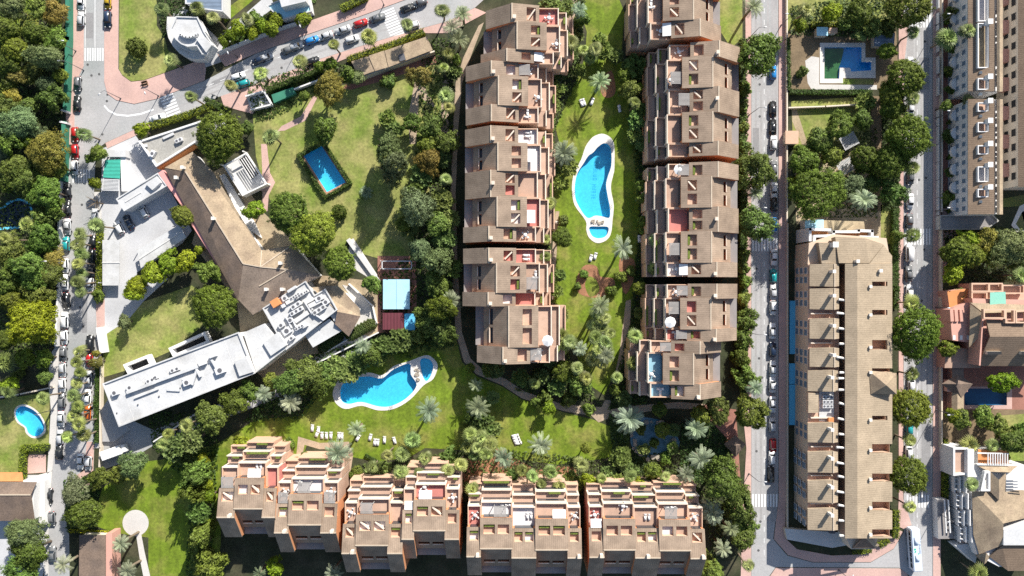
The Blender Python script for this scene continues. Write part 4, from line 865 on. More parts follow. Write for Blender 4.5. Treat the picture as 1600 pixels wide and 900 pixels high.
# ground cover under the trees: nobody could count it
rgc = np.random.default_rng(9)
COVER = [([(-20,-20),(98,-20),(96,300),(88,540),(-20,560)], 9000, (.085,.12,.025)), ([(660,60),(712,60),(706,300),(712,540),(640,560),(600,545),(590,430),(640,400)], 5000, (.07,.11,.02)),
 ([(380,660),(470,560),(640,510),(720,540),(640,545),(520,590),(470,655)], 3500, (.06,.10,.02)), ([(560,725),(760,700),(930,715),(1100,700),(1160,780),(1110,900),(1105,780),(720,775),(560,770)], 6000, (.085,.12,.03)),
 ([(880,0),(915,0),(905,120),(868,200),(860,330),(866,470),(890,560),(940,630),(800,610),(850,560),(856,400),(850,200),(870,60)], 4500, (.09,.13,.03)), ([(975,90),(1005,60),(1010,630),(950,640),(985,500),(998,330),(985,200)], 3500, (.06,.10,.02)),
 ([(1155,60),(1168,60),(1168,640),(1155,630)], 2500, (.08,.12,.02)), ([(230,640),(345,650),(330,900),(290,900),(300,760),(240,700)], 3000, (.07,.11,.02)), ([(1064,660),(1100,650),(1150,700),(1100,760),(1062,735)], 2200, (.06,.10,.025)), ([(950,645),(984,664),(982,696),(1010,724),(1060,737),(960,740)], 1800, (.06,.10,.025)),
 ([(1376,130),(1408,130),(1404,330),(1380,330)], 2500, (.05,.08,.02)), ([(1472,340),(1600,360),(1600,440),(1480,440)], 2500, (.07,.10,.03)), ([(1235,230),(1370,200),(1370,340),(1245,340)], 2500, (.08,.11,.03)),
 ([(345,60),(480,-10),(500,0),(420,50),(350,80)], 1200, (.08,.12,.02)), ([(1235,10),(1390,-10),(1390,60),(1235,55)], 2000, (.08,.11,.03)), ([(385,130),(520,95),(560,110),(430,185),(400,190)], 1500, (.07,.11,.02)), ([(100,750),(160,740),(150,830),(105,830)], 1200, (.07,.11,.02)), ([(245,0),(330,0),(300,40),(255,60)], 800, (.05,.08,.02))]
for poly, n, col in COVER:
    q = [W(*p) for p in poly]; A = np.array(q); lo, hi = A.min(0), A.max(0); pts = rgc.uniform(lo, hi, (n * 4, 2))
    X, Y = pts[:, 0], pts[:, 1]; ok = np.zeros(len(pts), bool)
    for i in range(len(q)):
        (x1, y1), (x2, y2) = q[i], q[i - 1]
        if y1 != y2: ok ^= ((y1 > Y) != (y2 > Y)) & (X < (x2 - x1) * (Y - y1) / (y2 - y1) + x1)
    pts = pts[ok][:n]; f = np.sin(pts[:, 0] * .9) * np.sin(pts[:, 1] * .8 + 1)
    Z = rgc.uniform(.1, .5, len(pts)) * (1 + .6 * f); C = np.column_stack([pts, Z]); Nn = rgc.normal(size=C.shape) * .5 + np.array([0, 0, 1])
    o = link_mesh('ground_cover', leaves_mesh('ground_cover', C, Nn, rgc.uniform(.22, .5, len(C)), (1 + .3 * rgc.normal(size=len(C)) + .25 * f).clip(.3, 2)), None, col); o['kind'] = 'stuff'
# ------------------------------------------------------------------ the other buildings
mat('roof_beige_y', (0.385, 0.305, 0.215), spec=0.1, var=0.14, scale=0.3, fine=0.16, fscale=2.6, col2=(0.34, 0.27, 0.19), ramp=(0.4, 0.7), objvar=0.07, wave=('Y', .55, 0.07), bump=0.2, bscale=5)
mat('roof_tan', (0.37, 0.285, 0.19), var=0.14, scale=0.4, fine=0.22, fscale=2.6, col2=(0.28, 0.21, 0.145), ramp=(0.4, 0.65), bump=0.4, bscale=5)
mat('roof_brown', (0.20, 0.145, 0.11), var=0.15, scale=0.4, fine=0.25, fscale=2.6, col2=(0.145, 0.11, 0.09), ramp=(0.4, 0.65), bump=0.4, bscale=5)
mat('roof_umber', (0.28, 0.215, 0.165), var=0.15, scale=0.4, fine=0.25, fscale=2.6, col2=(0.22, 0.17, 0.135), ramp=(0.4, 0.65), bump=0.4, bscale=5)
mat('roof_gravel', (0.36, 0.345, 0.31), var=0.12, scale=0.3, fine=0.18, fscale=2.2)
mat('roof_white', (0.55, 0.55, 0.545), col2=(0.43, 0.425, 0.41), ramp=(0.48, 0.72), var=0.10, scale=0.25, fine=0.08, fscale=2)
mat('roof_concrete', (0.60, 0.59, 0.57), var=0.08, scale=0.3, fine=0.06, fscale=3)
mat('roof_green', (0.05, 0.36, 0.27), var=0.08, scale=0.8, wave=('Y', .3, 0.12))
mat('pink_wall', (0.72, 0.33, 0.30), var=0.05)
mat('salmon_wall', (0.60, 0.33, 0.26), var=0.06, scale=0.3)
mat('sand_wall', (0.62, 0.48, 0.36), var=0.06, scale=0.3)
mat('orange_tile', (0.62, 0.26, 0.10), var=0.12, scale=0.6, fine=0.1)
mat('metal_light', (0.62, 0.62, 0.62), rough=0.45, var=0.06)
mat('metal_dark', (0.12, 0.12, 0.13), rough=0.5, var=0.1)
mat('slate_blue', (0.17, 0.22, 0.29), var=0.12, wave=('Y', .3, 0.12), rough=0.5)
mat('blue_cover', (0.13, 0.50, 0.74), var=0.06, scale=0.5)
mat('pale_blue', (0.40, 0.66, 0.76), var=0.08, scale=0.3)
mat('maroon', (0.13, 0.035, 0.045), var=0.1, wave=('X', .35, 0.15))
mat('window_glass', (0.10, 0.12, 0.14), rough=0.1, spec=0.7, var=0.2)
mat('shutter_blue', (0.14, 0.20, 0.27), var=0.1)
mat('dark_hole', (0.03, 0.03, 0.032), var=0.2)
mat('teal_cloth', (0.26, 0.58, 0.46), var=0.05)
def bld(name, label, cat, px, py):
    e = empty(name, *W(px, py)); tag(e, label, cat, (px, py)); return e
def pp(e, name, pts, zt, m, z0=0, top=None, zr=None):
    """prism whose outline is traced at its top height"""
    q = [W(a, b, zt if zr is None else zr) for a, b in pts]; mb = MB(); mb.prism(q, z0, zt, 0, 1 if top else None)
    return mb.build(name, [m, top] if top else m, e)
def rf(e, name, faces, m, solid=.18):
    """tiled roof: faces of (px,py,z) corners, shared corners welded"""
    idx = {}; V = []; F = []
    for f in faces:
        ids = []
        for a, b, z in f:
            k = (a, b, z)
            if k not in idx: idx[k] = len(V); V.append((*W(a, b, z), z))
            ids.append(idx[k])
        P3 = [Vector(V[i]) for i in ids]; n = sum(((P3[i] - P3[0]).cross(P3[i + 1] - P3[0]) for i in range(1, len(P3) - 1)), Vector())
        F.append(ids if n.z > 0 else ids[::-1])
    return MB().add(V, F).build(name, m, e, solid=solid)
def line3(e, name, a, b, w, m, h=.12):
    """ridge tiles, gutters: a bar between two (px,py,z) points"""
    A = Vector((*W(*a), a[2])); B = Vector((*W(*b), b[2])); d = (B - A).normalized(); s = Vector((-d.y, d.x, 0)).normalized() * w / 2; u = Vector((0, 0, h))
    mb = MB(); mb.add([A - s, A + s, B + s, B - s, A - s + u, A + s + u, B + s + u, B - s + u], [(3, 2, 1, 0), (4, 5, 6, 7), (0, 1, 5, 4), (1, 2, 6, 5), (2, 3, 7, 6), (3, 0, 4, 7)])
    return mb.build(name, m, e)
def wallbar(e, name, a, b, w, z0, z1, m):
    (x0, y0), (x1, y1) = W(*a, z1), W(*b, z1)
    return MB().obox((x0 + x1) / 2, (y0 + y1) / 2, math.atan2(y1 - y0, x1 - x0), math.hypot(x1 - x0, y1 - y0) + w * .9, w, z0, z1).build(name, m, e)
def parapet(e, pts, z, m, w=.35, h=.5, closed=True):
    n = len(pts)
    for i in range(n if closed else n - 1): wallbar(e, 'parapet', pts[i], pts[(i + 1) % n], w, z - .02 + .001 * i, z + h + .004 * i, m)
def unit(e, px, py, ang, lx, ly, z, h, m, name='roof_unit', fan=False):
    """rooftop machine: casing on feet with fan grilles on top"""
    x, y = W(px, py, z); a = math.radians(ang); mb = MB(); mb.obox(x, y, a, lx, ly, z + .1, z + h); mb.obox(x, y, a, lx * .7, ly * .7, z, z + .1)
    o = mb.build(name, m, e)
    if fan:
        n = max(1, int(lx / ly + .3))
        for i in range(n):
            d = (i - (n - 1) / 2) * lx / n; f = MB(); r = min(lx / n, ly) * .36; cx, cy = x + math.cos(a) * d, y + math.sin(a) * d
            f.prism([(cx + r * math.cos(k * .785), cy + r * math.sin(k * .785)) for k in range(8)], z + h + .002, z + h + .06); f.build('fan_grille', 'metal_dark', o)
    return o
def chimney(e, px, py, z, h=1.8, s=.6, m='chimney_white'):
    x, y = W(px, py, z + h); mb = MB(); mb.box(x - s / 2, y - s / 2, z - .6, x + s / 2, y + s / 2, z + h - .12); o = mb.build('chimney', m, e)
    MB().box(x - s * .62, y - s * .62, z + h - .119, x + s * .62, y + s * .62, z + h).build('chimney_cap', m, o); return o
def facade_windows(e, x0, y0, x1, y1, side, nz, nn, zb, dz, wz, ww, m='window_glass', frame='wall_white'):
    """windows proud of a wall between plan points; side = outward normal (unit)"""
    for k in range(nz):
        for i in range(nn):
            t = (i + .5) / nn; cx, cy = x0 + (x1 - x0) * t, y0 + (y1 - y0) * t; ang = math.atan2(y1 - y0, x1 - x0)
            w = MB(); w.obox(cx + side[0] * .05, cy + side[1] * .05, ang, ww + .2, .10, zb + k * dz, zb + k * dz + wz); o = w.build('window', frame, e)
            MB().obox(cx + side[0] * .09, cy + side[1] * .09, ang, ww, .08, zb + k * dz + .1, zb + k * dz + wz - .1).build('pane', m, o)

# ---- long beige building between the two straight streets
e = bld('apartment_building', 'long beige roofed apartment building between the two straight streets', 'building', 1320, 620)
mods = [(413, 447), (451, 483), (498, 529), (544, 573), (579, 611), (661, 691), (706, 738), (751, 785), (795, 828)]
pp(e, 'wall', [(1263, 413), (1311, 413), (1311, 650), (1309, 828), (1270, 828), (1262, 815)], 9.2, 'sand_wall', top='terrace_floor')
for i, (a, b) in enumerate(mods):
    dx = -3 if a > 570 else 0
    pp(e, 'wall', [(1266.5 + dx, a + .6), (1310 + dx * .5, a + .6), (1310 + dx * .5, b - .6), (1266.5 + dx, b - .6)], 10.3, 'peach_wall', 9.1)
    r = rf(e, 'roof', [[(1265 + dx, a, 10.4), (1304 + dx * .6, a - 1, 12.2), (1304 + dx * .6, b + 1, 12.2), (1265 + dx, b, 10.4)], [(1304 + dx * .6, a - 1, 12.2), (1311 + dx * .6, a, 11.7), (1311 + dx * .6, b, 11.7), (1304 + dx * .6, b + 1, 12.2)]], 'roof_beige_y', solid=.9)
    line3(r, 'ridge_cap', (1304 + dx * .6, a - 1, 12.2), (1304 + dx * .6, b + 1, 12.2), .3, 'ridge_tile')
    chimney(e, 1304 + dx, a + 11, 12.0, 2.2, .7)
    (x, y0), (_, y1) = W(1263 + (dx if a > 700 else 0), a, 9.2), W(1263, b, 9.2)
    facade_windows(e, x - .0, y0 - .4, x, y1 + .4, (-1, 0), 3, 2, .9, 2.9, 1.9, 1.6, m='shutter_blue')
    if i: wallbar(e, 'roof_terrace_wall', (1268, a - 8), (1300, a - 8), .3, 9.21, 10.1, 'cream_cap')
pp(e, 'roof_block', [(1263, 614), (1279, 614), (1279, 645), (1263, 645)], 10.6, 'peach_wall', 9.1, top='roof_beige_y')
pp(e, 'plant_deck', [(1280, 612), (1303, 612), (1303, 658), (1280, 658)], 9.5, 'roof_white', 9.1)
for j in range(3):
    for k in range(3): unit(e, 1286 + k * 5.5, 620 + j * 7, 0, .85, .95, 9.5, .9, 'metal_light', 'cooling_unit', True)
unit(e, 1296, 655, 0, 1.4, 1.2, 9.5, 1.1, 'orange_tile', 'water_tank')
pp(e, 'corridor', [(1311.5, 413), (1320, 413), (1320, 845), (1311.5, 845)], 5.5, 'metal_dark', zr=11)
for y in (469, 490, 514, 537, 560, 582, 591, 609, 632, 656, 679, 700, 725, 746, 770, 791, 814, 837):
    (x0, yy), (x1, _) = W(1307, y, 12.4), W(1321, y, 12.4); mb = MB(); x0 += (y * 7 % 5) * .18; mb.tube([(x0, yy + (y % 3) * .2, 12.3 + (y % 4) * .1), (x1, yy - .05, 12.1)], [.32, .28], 8); mb.build('duct', 'chimney_white', e)
pp(e, 'wall', [(1321, 413), (1390, 413), (1390, 838), (1321, 838)], 8.4, 'peach_wall')
notch = [(440, 447, 0), (484, 492, 0), (531, 546, 1), (575, 581, 1), (649, 656, 0), (693, 707, 1), (739, 752, 1), (783, 797, 1), (826, 838, 1)]
us = [412]
for a, b, _ in notch: us += [a, b]
us.append(840); xs = [1320, 1338, 1360, 1384, 1391.5]; zz = {1320: 12.1, 1338: 13.0, 1360: 11.7, 1384: 10.4, 1391.5: 10.0}
sk = set()
for i, (a, b, full) in enumerate(notch):
    sk.add((1 + 2 * i, 2))
    if full and 560 < a: sk.add((1 + 2 * i, 3))
mb = MB(); mb.grid(us, xs, lambda u, v: (*W(v, u, zz[v]), zz[v]), sk)
mb.f = [f[::-1] for f in mb.f]; r = mb.build('roof', 'roof_beige_y', e, solid=.6)
line3(r, 'ridge_cap', (1338, 412, 13.0), (1338, 840, 13.0), .3, 'ridge_tile')
for a, b, full in notch:
    w1 = 1384 if not full else 1391
    q = [W(1360, a, 11), W(w1, a, 11), W(w1, b, 11), W(1360, b, 11)]; mb = MB(); n = 4; q = q if area2(q) > 0 else q[::-1]
    mb.add([(x, y, 8.45) for x, y in q] + [(x, y, 10.6) for x, y in q], [(0, 1, 2, 3)] + [((i + 1) % 4, i, 4 + i, 4 + (i + 1) % 4) for i in range(4)])
    mb.build('roof_terrace', 'peach_wall', e); chimney(e, 1361, (a + b) / 2 + 4, 11.6, 1.7, .6)
rt = rf(e, 'turret_roof', [[(1357, 579, 12.6), (1401, 583, 12.6), (1385, 602, 14.8)], [(1401, 583, 12.6), (1401, 616, 12.6), (1385, 602, 14.8)], [(1401, 616, 12.6), (1361, 616, 12.6), (1385, 602, 14.8)], [(1361, 616, 12.6), (1357, 579, 12.6), (1385, 602, 14.8)]], 'roof_tan')
pp(e, 'turret_wall', [(1361, 583), (1399, 585), (1399, 613), (1363, 613)], 12.5, 'sand_wall', 8)
# head of the building with white parapets
pp(e, 'wall', [(1264, 380), (1302, 366), (1385, 372), (1392, 413), (1262, 413)], 9.0, 'sand_wall')
rf(e, 'roof', [[(1279, 379, 11.5), (1305, 380, 11.8), (1309, 412, 11.8), (1284, 412, 11.3)], [(1305, 370, 11.9), (1352, 372, 11.9), (1358, 411, 12.4), (1311, 411, 12.4)], [(1352, 372, 11.9), (1381, 382, 11), (1358, 411, 12.4)]], 'roof_beige_y', solid=2.4)
rf(e, 'roof', [[(1381, 383, 11.0), (1394, 400, 10), (1393, 446, 10), (1359, 412, 12.4)]], 'roof_beige_y', solid=.4)
for (a, b) in [((1266, 375), (1266, 358)), ((1266, 358), (1297, 359)), ((1272, 392), (1273, 369)), ((1273, 369), (1303, 368)), ((1303, 368), (1303, 362)), ((1303, 362), (1342, 362)), ((1342, 362), (1342, 360)), ((1342, 360), (1363, 361)), ((1363, 361), (1363, 369)), ((1345, 370), (1371, 371)), ((1371, 371), (1371, 382))]:
    wallbar(e, 'parapet', a, b, .7, 0 if b[1] < 364 else 6, 8.6 + .01 * (a[0] % 7), 'wall_white')
for q in ([(1267, 360), (1296, 360), (1296, 368), (1267, 368)], [(1274, 371), (1303, 371), (1303, 380), (1274, 380)], [(1304, 364), (1342, 364), (1342, 371), (1304, 371)], [(1343, 362), (1362, 362), (1362, 369), (1343, 369)], [(1346, 372), (1370, 372), (1370, 381), (1346, 381)]): pp(e, 'terrace', q, 7.0, 'peach_wall', top='orange_tile', zr=8)
chimney(e, 1306, 382, 11.8, 2.2, 1.2); chimney(e, 1341, 408, 12.3, 1.8, .7); chimney(e, 1377, 423, 10.9, 1.8, .7)
pp(e, 'garden_terrace', [(1256, 343), (1350, 346), (1352, 362), (1256, 358)], 2.6, 'roof_concrete', top='sandy')
pp(e, 'blue_shed_roof', [(1258, 344), (1287, 343), (1287, 358), (1258, 357)], 3.4, 'wall_white', top='pale_blue')
# gable end at the bottom
rf(e, 'roof', [[(1332, 857, 7), (1350, 838, 9.6), (1368, 857, 7)]], 'roof_brown', solid=.3)
pp(e, 'end_wall', [(1322, 839), (1372, 839), (1366, 858), (1330, 858)], 6.6, 'wall_cream'); rf(e, 'roof', [[(1350, 838, 9.6), (1356, 836, 9.6), (1374, 852, 7), (1368, 857, 7)]], 'roof_beige_y', solid=.3)
pp(e, 'yard_wall', [(1226, 826), (1312, 832), (1335, 850), (1300, 856), (1230, 843)], 1.6, 'wall_cream', top='roof_concrete')
for q, nm in (([(1234, 470), (1252, 470), (1252, 553), (1234, 553)], 'lap_pool_cover'), ([(1233, 568), (1252, 568), (1252, 600), (1233, 600)], 'lap_pool_cover'), ([(1233, 601), (1243, 601), (1243, 664), (1233, 664)], 'lap_pool_cover')):
    o = pp(None, nm, q, .5, 'blue_cover'); tag(o, 'bright blue flat cover on the ground beside the long beige building', 'cover', q[0], 'blue covers beside the beige building')
parapet(e, [(1231, 350), (1231, 840)], 0, 'wall_cream', .25, 1.2, False)

# ---- long white building with brown roofs at the upper right, two blocks
def white_block(y0, y1, label, nwin, boxes, seed):
    e = bld('apartment_building', label, 'building', 1530, (y0 + y1) / 2); rng = random.Random(seed)
    pp(e, 'wall', [(1513, y0 + 1), (1566, y0 + 1), (1566, y1 - 1), (1513, y1 - 1)], 9.0, 'wall_white')
    xs = [1512, 1528, 1545, 1553]; zz = [9.1, 9.8, 10.6, 10.9]; us = [y0]; sk = set()
    for i, (a, b) in enumerate(boxes): us += [a, b]; sk.add((1 + 2 * i, 1))
    us.append(y1); mb = MB(); mb.grid(us, xs, lambda u, v: (*W(v, u, zz[xs.index(v)]), zz[xs.index(v)]), sk); mb.f = [f[::-1] for f in mb.f]
    r = mb.build('roof', 'roof_brown_band', e, solid=.3)
    for a, b in boxes:
        pp(e, 'roof_terrace', [(1528, a), (1545, a), (1545, b), (1528, b)], 9.02, 'wall_white', 8.5, top=('terrace_floor_pale' if a < 0 else 'sandy' if b - a > 40 else rng.choice(['terrace_floor', 'terrace_floor_pale', 'terrace_floor_red'])), zr=10)
        parapet(e, [(1528.6, a + .6), (1544.4, a + .6), (1544.4, b - .6), (1528.6, b - .6)], 9.6, 'wall_white', .25, 1.1)
        chimney(e, 1548, a - 3, 10.6, 1.6, 1.1, 'wall_white')
        pp(e, 'skylight', [(1531, b + 5), (1535, b + 5), (1535, b + 9), (1531, b + 9)], 10.5, 'wall_white', 9.9, top='window_glass')
    pp(e, 'channel', [(1553.5, y0), (1557, y0), (1557, y1), (1553.5, y1)], 9.6, 'wall_white', 8.9, zr=10)
    y = y0 + 6
    while y < y1 - 6:
        unit(e, 1555.3, y, 90, rng.uniform(.8, 1.6), .7, 9.6, rng.uniform(.5, 1.1), 'roof_white', 'roof_unit'); y += rng.uniform(7, 13)
    r2 = rf(e, 'roof', [[(1557.5, y0, 10.9), (1562, y0, 11.3), (1562, y1, 11.3), (1557.5, y1, 10.9)], [(1562, y0, 11.3), (1567, y0, 10.6), (1567, y1, 10.6), (1562, y1, 11.3)]], 'roof_tan', solid=1.2)
    (x, ya), (_, yb) = W(1513, y0 + 3, 9), W(1513, y1 - 3, 9)
    facade_windows(e, x, ya, x, yb, (-1, 0), 3, nwin, .6, 2.9, 1.6, 1.15, m='shutter_blue')
    for i in range(nwin // 2):   # arched white balconies
        t = (i + .5) / (nwin // 2); yy = ya + (yb - ya) * t
        b = MB(); b.prism([(x - .1, yy - 1.6), (x - .1, yy + 1.6), (x - 1.0, yy + 1.2), (x - 1.5, yy), (x - 1.0, yy - 1.2)], 2.9, 3.9); b.build('balcony', 'wall_white', e)
        b = MB(); b.box(x - 3.4, yy - 2.4, 0, x - 3.2, yy + 2.4, 1.4); b.build('garden_wall', 'wall_white', e)
    return e
mat('roof_brown_band', (0.235, 0.17, 0.12), var=0.12, scale=0.3, fine=0.2, fscale=2.6, spec=0.1, wave=('Y', .6, 0.10), bump=0.3, bscale=5)
white_block(-40, 143, 'white building with brown roof and roof skylights at the top edge, upper block', 10, [(-34, 33), (36, 106), (122, 140)], 1)
white_block(155, 335, 'white building with brown roof and row of roof terraces, lower block', 12, [(160, 174), (191, 206), (227, 241), (260, 284), (295, 308)], 2)
e = bld('apartment_building', 'cream building with dark windows and terracotta balconies at the right edge', 'building', 1600, 140)
pp(e, 'wall', [(1592, -40), (1680, -40), (1680, 290), (1592, 290)], 9.0, 'wall_cream')
rf(e, 'roof', [[(1591, -42, 9.1), (1625, -42, 11.5), (1625, 292, 11.5), (1591, 292, 9.1)]], 'roof_brown_band', solid=.3)
(x, ya), (_, yb) = W(1592, -35, 9), W(1592, 285, 9)
facade_windows(e, x, ya, x, yb, (-1, 0), 2, 14, 3.3, 2.9, 1.8, 1.9, m='dark_hole', frame='wall_cream')
for t in range(7):
    yy = ya + (yb - ya) * (t + .5) / 7; MB().box(x - 1.8, yy - 1.8, 3.0, x - .01, yy + 1.8, 5.2 + .01 * t).build('balcony', 'salmon_wall', e)
o = bld('garage_roof', 'grey ramp roof with a pointed end below the long white building', 'garage', 1510, 346)
pp(o, 'roof_slab', [(1470, 337), (1535, 337), (1547, 332), (1560, 345), (1545, 355), (1530, 358), (1470, 358)], 2.6, 'roof_concrete', top='felt_grey')
parapet(o, [(1470, 337), (1535, 337), (1547, 332), (1560, 345), (1545, 355), (1530, 358), (1470, 358)], 2.6, 'roof_gravel', .3, .4)

# ---- pink building
e = bld('pink_building', 'pink terraced building with teal shade sail and sloping tile roof', 'building', 1545, 500)
pp(e, 'wall', [(1484, 484), (1518, 470), (1516, 535), (1488, 532)], 6.5, 'salmon_wall', top='salmon_wall')
pp(e, 'wall', [(1519, 466), (1660, 470), (1660, 560), (1530, 565)], 8.2, 'salmon_wall')
pp(e, 'wall', [(1519, 443), (1660, 447), (1660, 472), (1516, 478)], 6.0, 'salmon_wall', top='terrace_floor')
pp(e, 'terrace', [(1480, 455), (1518, 450), (1518, 470), (1484, 483)], 4.5, 'salmon_wall', top='orange_tile')
rf(e, 'roof', [[(1516, 475, 8.6), (1536, 490, 9.6), (1533, 524, 9), (1514, 543, 7.6)]], 'roof_tan', solid=.2)
rf(e, 'roof', [[(1516, 473, 8.7), (1660, 478, 8.7), (1660, 486, 9.6), (1537, 489, 9.6)]], 'roof_tan', solid=.2)
rf(e, 'roof', [[(1541, 499, 10.4), (1660, 503, 10.4), (1660, 526, 11.4), (1547, 526, 11.4)], [(1547, 526, 11.4), (1660, 526, 11.4), (1660, 572, 7.6), (1528, 572, 7.6)]], 'roof_brown_band', solid=.3)
wallbar(e, 'gable_wall', (1536, 497), (1531, 570), .4, 5, 9.8, 'salmon_wall')
for x in (1543, 1596): pp(e, 'dormer', [(x, 549), (x + 22, 549), (x + 22, 554), (x, 554)], 10.3, 'wall_cream', 8, top='dark_hole')
for (x0, x1, y0, y1, z) in ((1519, 1545, 443, 455, 7), (1546, 1566, 443, 455, 7), (1567, 1600, 446, 458, 7), (1519, 1542, 457, 468, 6.9), (1538, 1570, 484, 497, 11.2), (1572, 1585, 484, 504, 11.1), (1588, 1604, 486, 504, 11.2)):
    parapet(e, [(x0, y0), (x1, y0), (x1, y1), (x0, y1)], z - .6, 'peach_wall', .35, 1.0)
for x in (1487, 1494, 1502): wallbar(e, 'buttress', (x, 486), (x + 1, 500), .9, 3, 7.0, 'salmon_wall')
for x in (1489, 1500, 1511): pp(e, 'window', [(x, 524), (x + 4, 524), (x + 4, 531), (x, 531)], 6.6, 'wall_white', 6.4)
rf(e, 'shade_sail', [[(1547, 457, 9.2), (1571, 456, 9.0), (1572, 476, 8.6), (1547, 477, 8.8)]], 'teal_cloth', solid=.05)
pp(e, 'lower_wing', [(1478, 540), (1532, 548), (1532, 575), (1476, 575)], 4.0, 'salmon_wall', top='terrace_floor')
e = bld('garden_pavilion', 'brown hipped pavilion roof beside the dark blue pool', 'pavilion', 1495, 598)
rf(e, 'roof', [[(1471, 600, 3.4), (1497, 584, 3.4), (1493, 600, 5.2)], [(1497, 584, 3.4), (1520, 600, 3.4), (1493, 600, 5.2)], [(1520, 600, 3.4), (1502, 622, 3.4), (1493, 600, 5.2)], [(1502, 622, 3.4), (1471, 600, 3.4), (1493, 600, 5.2)]], 'roof_brown')
rf(e, 'roof', [[(1487, 612, 3.0), (1496, 612, 3.8), (1496, 640, 3.8), (1487, 640, 3.0)], [(1496, 612, 3.8), (1506, 612, 3.0), (1506, 640, 3.0), (1496, 640, 3.8)]], 'roof_tan')
rf(e, 'roof', [[(1488, 560, 3.6), (1506, 560, 3.6), (1506, 592, 3.6), (1488, 592, 3.6)]], 'roof_brown')
pp(e, 'wall', [(1480, 594), (1512, 594), (1512, 612), (1480, 612)], 3.1, 'salmon_wall'); pp(e, 'wall', [(1489, 562), (1505, 562), (1505, 638), (1489, 638)], 2.8, 'salmon_wall')

# ---- white villa at the lower right
e = bld('villa', 'white villa with brown hipped roof and stepped balconies', 'villa', 1550, 800)
pp(e, 'wall', [(1519, 770), (1620, 768), (1620, 890), (1560, 885), (1528, 868), (1519, 840)], 6.4, 'wall_white')
pp(e, 'wall', [(1490, 700), (1512, 700), (1512, 740), (1492, 745)], 6.8, 'wall_white', top='terrace_floor')
parapet(e, [(1491, 701), (1511, 701), (1511, 740), (1491, 742)], 6.8, 'wall_white', .5, .8)
pp(e, 'wall', [(1512, 702), (1522, 702), (1522, 745), (1512, 745)], 8.2, 'wall_white')
pp(e, 'wall', [(1522, 726), (1600, 726), (1600, 775), (1522, 775)], 6.2, 'wall_white'); pp(e, 'terrace', [(1528, 702), (1576, 704), (1576, 726), (1528, 726)], 5.2, 'wall_white', top='orange_tile')
for i in range(9): wallbar(e, 'pergola_beam', (1544 + i * 3.8, 709), (1544 + i * 3.8, 725), .22, 7.4, 7.6 + .003 * i, 'wall_white')
wallbar(e, 'pergola_beam', (1528, 708), (1576, 709), .3, 7.1, 7.38, 'wall_white'); wallbar(e, 'pergola_beam', (1528, 726), (1576, 727), .3, 6.2, 7.39, 'wall_white')
Z1, Z2 = 7.0, 10.2
rf(e, 'roof', [[(1519, 768, Z1), (1568, 818, Z2), (1521, 836, Z1)], [(1519, 768, Z1), (1561, 768, 8.2), (1575, 768, 8.2), (1620, 762, Z1), (1568, 818, Z2)], [(1521, 836, Z1), (1568, 818, Z2), (1566, 852, 8.4), (1530, 866, Z1)]], 'roof_tan', solid=.25)
rf(e, 'roof', [[(1620, 762, Z1), (1640, 800, Z1), (1568, 818, Z2)]], 'roof_tan', solid=.25)
rf(e, 'roof', [[(1528, 728, 7), (1590, 728, 7), (1578, 738, 8.4), (1546, 737, 8.4)], [(1547, 737, 8.4), (1561, 750, 9.4), (1561, 782, 9.2), (1547, 768, 8.2)], [(1561, 750, 9.4), (1572, 740, 8.4), (1570, 772, 8.4), (1561, 782, 9.2)]], 'roof_tan', solid=.2)
rf(e, 'roof', [[(1566, 853, 8.4), (1620, 853, 8.4), (1620, 892, 6.6), (1575, 892, 6.6), (1546, 870, 6.8)]], 'roof_brown_band', solid=.25)
pp(e, 'roof_terrace', [(1568, 828), (1620, 810), (1620, 852), (1568, 852)], 9.2, 'wall_white', 6, top='roof_white')
parapet(e, [(1540, 738), (1546, 738), (1546, 766), (1534, 766)], 8.0, 'wall_white', .5, 1.0)
pp(e, 'wall', [(1572, 736), (1600, 736), (1600, 768), (1572, 768)], 7.6, 'wall_white', 5, top='roof_concrete')
for i in range(6): wallbar(e, 'pergola_beam', (1584, 742 + i * 4.6), (1604, 742 + i * 4.6), .22, 9.2, 9.4 + .003 * i, 'wall_white')
for s in range(4):   # stepped balcony wall towards the street
    y = 745 + s * 26
    pp(e, 'balcony', [(1490 + s * 2, y), (1520, y + 2), (1520, y + 25), (1492 + s * 3, y + 25)], 3.2, 'wall_white', top='terrace_floor')
    for k in range(3):
        wallbar(e, 'balcony_wall', (1492 + s * 3 + k * 9, y + 1), (1492 + s * 3 + k * 9, y + 24), .3, 3.2, 4.4 + k * 1.1, 'wall_white'); wallbar(e, 'balcony_beam', (1492 + s * 3, y + 3 + k * 8), (1516, y + 5 + k * 8), .22, 4.6, 4.9 + .01 * k, 'wall_white')
pp(e, 'porch_roof', [(1492, 852), (1512, 850), (1528, 862), (1524, 880)], 3.6, 'wall_white', top='roof_white')
rf(e, 'turret_roof', [[(1524, 868, 6.2), (1548, 872, 6.2), (1541, 864, 8)], [(1548, 872, 6.2), (1538, 882, 6.2), (1541, 864, 8)], [(1538, 882, 6.2), (1524, 868, 6.2), (1541, 864, 8)]], 'roof_tan')
pp(e, 'garden_wall', [(1464, 780), (1480, 780), (1490, 842), (1466, 842)], 2.4, 'wall_white', top='felt_grey')
for x in (1476, 1482): wallbar(e, 'pergola_beam', (x, 782), (x + 3, 832), .3, 3.0, 3.3, 'wall_white')

